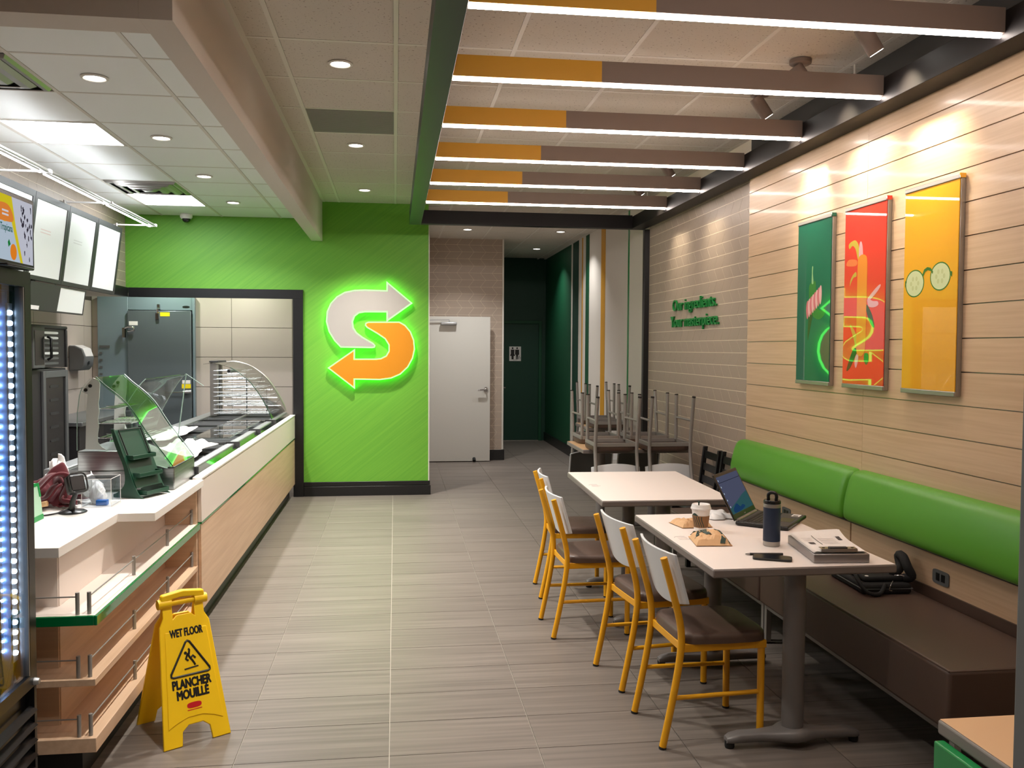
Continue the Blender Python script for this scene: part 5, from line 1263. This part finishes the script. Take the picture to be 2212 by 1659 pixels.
# water bottle
bxx, byy = 1.643, 3.655
t = thing('water_bottle', 'navy water bottle with steel bands and a black loop lid', 'bottle', (bxx, byy, TZ))
MB().lathe([(0, 0), (.034, 0), (.0365, .004), (.0365, .022)], 32, (bxx, byy, TZ)).build('steel_base', 'alu_frame', t, smooth=40)
MB().lathe([(.0365, .0222), (.0370, .0225), (.0370, .170), (.0365, .1705)], 32, (bxx, byy, TZ)).build('body', 'navy', t, smooth=40)
MB().lathe([(.0365, .1707), (.0368, .171), (.0368, .184), (.036, .186)], 32, (bxx, byy, TZ)).build('steel_collar', 'alu_frame', t, smooth=40)
MB().lathe([(.0365, .1862), (.0372, .188), (.0372, .198), (.034, .203), (.0, .203)], 32, (bxx, byy, TZ)).build('lid', 'black_satin', t, smooth=40)
hd = Vector((.8, -.6, 0)); q = Vector((bxx, byy, TZ))
MB().tube(smooth_open([q + hd * -.016 + Vector((0, 0, .198)), q + hd * -.017 + Vector((0, 0, .222)), q + hd * -.008 + Vector((0, 0, .233)), q + hd * .010 + Vector((0, 0, .233)), q + hd * .018 + Vector((0, 0, .222)), q + hd * .017 + Vector((0, 0, .200))], 5), .0075, 10).build('loop_handle', 'black_satin', t, smooth=60)
# aluminium form holder with papers
t = thing('clipboard_case', 'aluminium clipboard case with papers under its clip', 'clipboard', (1.80, 3.50, TZ))
CZ = TZ + .0008
A, B, C_, D4 = Vector((1.676, 3.325, CZ)), Vector((1.905, 3.306, CZ)), Vector((1.975, 3.68, CZ)), Vector((1.735, 3.69, CZ))
MB().add([A, B, C_, D4] + [p + Vector((0, 0, .036)) for p in (A, B, C_, D4)], [(0, 3, 2, 1), (4, 5, 6, 7), (0, 1, 5, 4), (1, 2, 6, 5), (2, 3, 7, 6), (3, 0, 4, 7)]).build('case_box', 'alu_case', t, .003)
def onc(a, b, z): return A + (B - A) * a + ((D4 - A) * (1 - a) + (C_ - B) * a) * b + Vector((0, 0, z))
bx_ = MB()
for k in range(4):
    pm = MB().grid(lambda i, j: onc(.02 + .01 * k + i * (.93 - .01 * k), .05 + j * (.95 - .02 * k), .0385 + .0018 * k + .020 * max(0, j - .55) ** 2 * 4 * (.3 + i) + .004 * math.sin(3 * i + k) * j), 10, 12).build('paper_sheet', 'paper', t, smooth=180)
zz = lambda i, j: .0445 + .020 * max(0, j - .55) ** 2 * 4 * (.3 + i) + .004 * math.sin(3 * i + 3) * j
def ink(name, i0, i1, j0, j1, m='paper_ink'):
    MB().grid(lambda i, j: onc(.05 + (i0 + i * (i1 - i0)) * .9, .05 + (j0 + j * (j1 - j0)) * .89, zz(i0 + i * (i1 - i0), j0 + j * (j1 - j0)) + .0009), 4, 4).build(name, m, t)
ink('printed_bar', .33, .345, .38, .86); ink('printed_block', .10, .22, .40, .50); ink('printed_block', .80, .88, .62, .78)
for k in range(5): ink('text_line', .40, .72, .42 + k * .07, .43 + k * .07, 'paper_grey')
for k in range(3): ink('text_line', .06, .26, .58 + k * .07, .59 + k * .07, 'paper_grey')
c_ = (B - A).normalized(); d_ = (D4 - A).normalized()
cl = MB().obox(onc(.48, .10, .053), c_, d_, (0, 0, 1), .15, .036, .003); cl.obox(onc(.48, .055, .049), c_, (d_ * .6 + Vector((0, 0, -.8))), d_.cross(Vector((0, 0, 1))), .15, .012, .003) if 0 else cl.obox(onc(.48, .05, .0475), c_, Vector((0, 0, 1)), d_, .15, .012, .004)
cl = cl.build('clip', 'chrome', t)
MB().obox(onc(.47, .085, .0565), c_, d_, (0, 0, 1), .075, .022, .006).build('clip_lever', 'dark_grey', cl, .002)
for a in (.22, .74): MB().lathe([(0, .001), (.006, .001), (.006, 0)], 12, onc(a, .10, .0545)).build('clip_hole', 'black_plastic', cl)
# phone and pen
t = thing('phone', 'black phone lying flat beside the pen on the front table', 'phone', (1.54, 3.415, TZ), math.atan2(-.07, .151), local=True)
MB().prism(superellipse(.078, .04, 32, 7), (0, 0, .0005), (1, 0, 0), (0, 1, 0), .0085).build('body', 'black_plastic', t, .002)
MB().prism(superellipse(.072, .036, 32, 8), (0, 0, .009), (1, 0, 0), (0, 1, 0), .0006).build('screen', 'black_satin', t)
t = thing('pen', 'black pen lying behind the phone', 'pen', (1.535, 3.485, TZ))
a, b = Vector((1.455, 3.492, TZ + .0055)), Vector((1.61, 3.472, TZ + .0055))
MB().tube([a + (b - a) * .12, b], .005, 10).build('barrel', 'black_satin', t, smooth=60); MB().tube([a + (b - a) * .12, a + (b - a) * .02, a], .0048, 10, .001).build('tip', 'grey_metal', t, smooth=60); MB().tube([a + (b - a) * .62, b + (b - a) * .01], .0054, 10).build('cap', 'black_plastic', t, smooth=60)
# paper bags
def pouch(label, pts, h, prints, seed):
    rnd = random.Random(seed); t = thing('paper_bag', label, 'bag', (sum(p[0] for p in pts) / 4, sum(p[1] for p in pts) / 4, TZ), group='kraft food bags on the front table')
    P = [Vector((*p, TZ)) for p in pts]
    jag = [[rnd.uniform(-.004, .004) for _ in range(13)] for _ in range(11)]
    def top(i, j):
        q = P[0] * (1 - i) * (1 - j) + P[1] * i * (1 - j) + P[2] * i * j + P[3] * (1 - i) * j
        e = min(i, 1 - i, j, 1 - j); hh = h * min(1, e * 6) ** .7 * (.8 + .12 * math.cos(7 * i + seed) + .12 * math.sin(9 * j + 2 * i + seed)) + .004
        return q + Vector((0, 0, hh + (jag[int(j * 10)][int(i * 12)] if e > .02 else 0)))
    s = MB().grid(top, 12, 10).build('bag_top', 'kraft', t)
    MB().grid(lambda i, j: (lambda q: (q.x, q.y, TZ + .001))(top(1 - i, j)), 12, 10).build('bag_base', 'kraft', t)
    for nm, mm, i0, i1, j0, j1, bend in prints:
        MB().grid(lambda i, j: top(min(1, max(0, i0 + (i1 - i0) * i + bend * math.sin(j * PI))), j0 + (j1 - j0) * j) + Vector((0, 0, .0012)), 6, 10).build(nm, mm, s)
    return t
pouch('crumpled kraft bag with dark green swirls before the coffee cup', [(1.305, 3.667), (1.465, 3.655), (1.49, 3.885), (1.335, 3.865)], .044,
      [('printed_swirl', 'dark_green_ink', .04, .20, .40, .97, .14), ('printed_swirl', 'dark_green_ink', .38, .54, .30, .92, -.10), ('printed_swirl', 'dark_green_ink', .66, .80, .02, .62, .12), ('printed_swirl', 'dark_green_ink', .90, .97, .05, .7, .02), ('torn_corner', 'brown_vinyl', .80, .97, .80, .98, 0)], 2)
pouch('plain kraft bag folded under the coffee cup', [(1.37, 4.045), (1.525, 4.055), (1.50, 4.20), (1.345, 4.19)], .028, [], 5)
n = cloth('napkin', 'white_cloth', (1.635, 4.315, 0), .075, .085, .035, 4, 'crumpled white cloth napkin beside the laptop', 'napkin', TZ, 18, 18)
# laptop bag on the bench
t = thing('laptop_bag', 'black fabric laptop bag lying on the brown bench', 'bag', (2.34, 4.05, .452))
P = [(2.215, 3.90), (2.46, 3.885), (2.497, 4.24), (2.235, 4.27)]
def slab(z0, z1, k): return [Vector((2.35 + (x - 2.35) * k, 4.07 + (y - 4.07) * k, z)) for z in (z0, z1) for x, y in P]
FB = [(0, 3, 2, 1), (4, 5, 6, 7), (0, 1, 5, 4), (1, 2, 6, 5), (2, 3, 7, 6), (3, 0, 4, 7)]
MB().add(slab(.4525, .505, 1), FB).build('body', 'black_cloth', t, .016, seg=3); MB().add(slab(.5052, .53, .82), FB).build('front_pocket', 'black_cloth', t, .009)
MB().tube([Vector((p.x, p.y, .48)) for p in slab(.48, .5, 1.008)[:4]], .003, 6, closed=True).build('zip', 'mid_grey', t)
MB().tube(smooth_open([(2.24, 4.02, .535), (2.20, 3.93, .53), (2.22, 3.875, .475), (2.28, 3.865, .465), (2.33, 3.90, .50)], 5), .010, 8).build('carry_strap', 'black_cloth', t, smooth=60)
MB().tube(smooth_open([(2.40, 3.95, .535), (2.46, 3.99, .56), (2.475, 4.03, .605), (2.46, 3.97, .615), (2.455, 3.92, .575), (2.47, 3.91, .53), (2.44, 3.93, .52)], 5), .022, 8).build('shoulder_strap', 'black_cloth', t, smooth=60)
MB().tube(smooth_open([(2.36, 3.885, .52), (2.34, 3.872, .50), (2.335, 3.872, .48), (2.35, 3.875, .475)], 4), .0022, 6).build('metal_clip', 'chrome', t)
MB().tube(smooth_open([(2.395, 3.93, .535), (2.41, 3.92, .537), (2.42, 3.93, .535), (2.435, 3.915, .533)], 4), .0025, 6).build('buckle', 'chrome', t)
MB().prism(circle(.009, 12), (2.262, 3.95, .5305), (1, 0, 0), (0, 1, 0), .001).build('badge', 'paper', t)

# tidy up the builder's own marks
for o in bpy.data.objects:
    if '_local' in o: del o['_local']
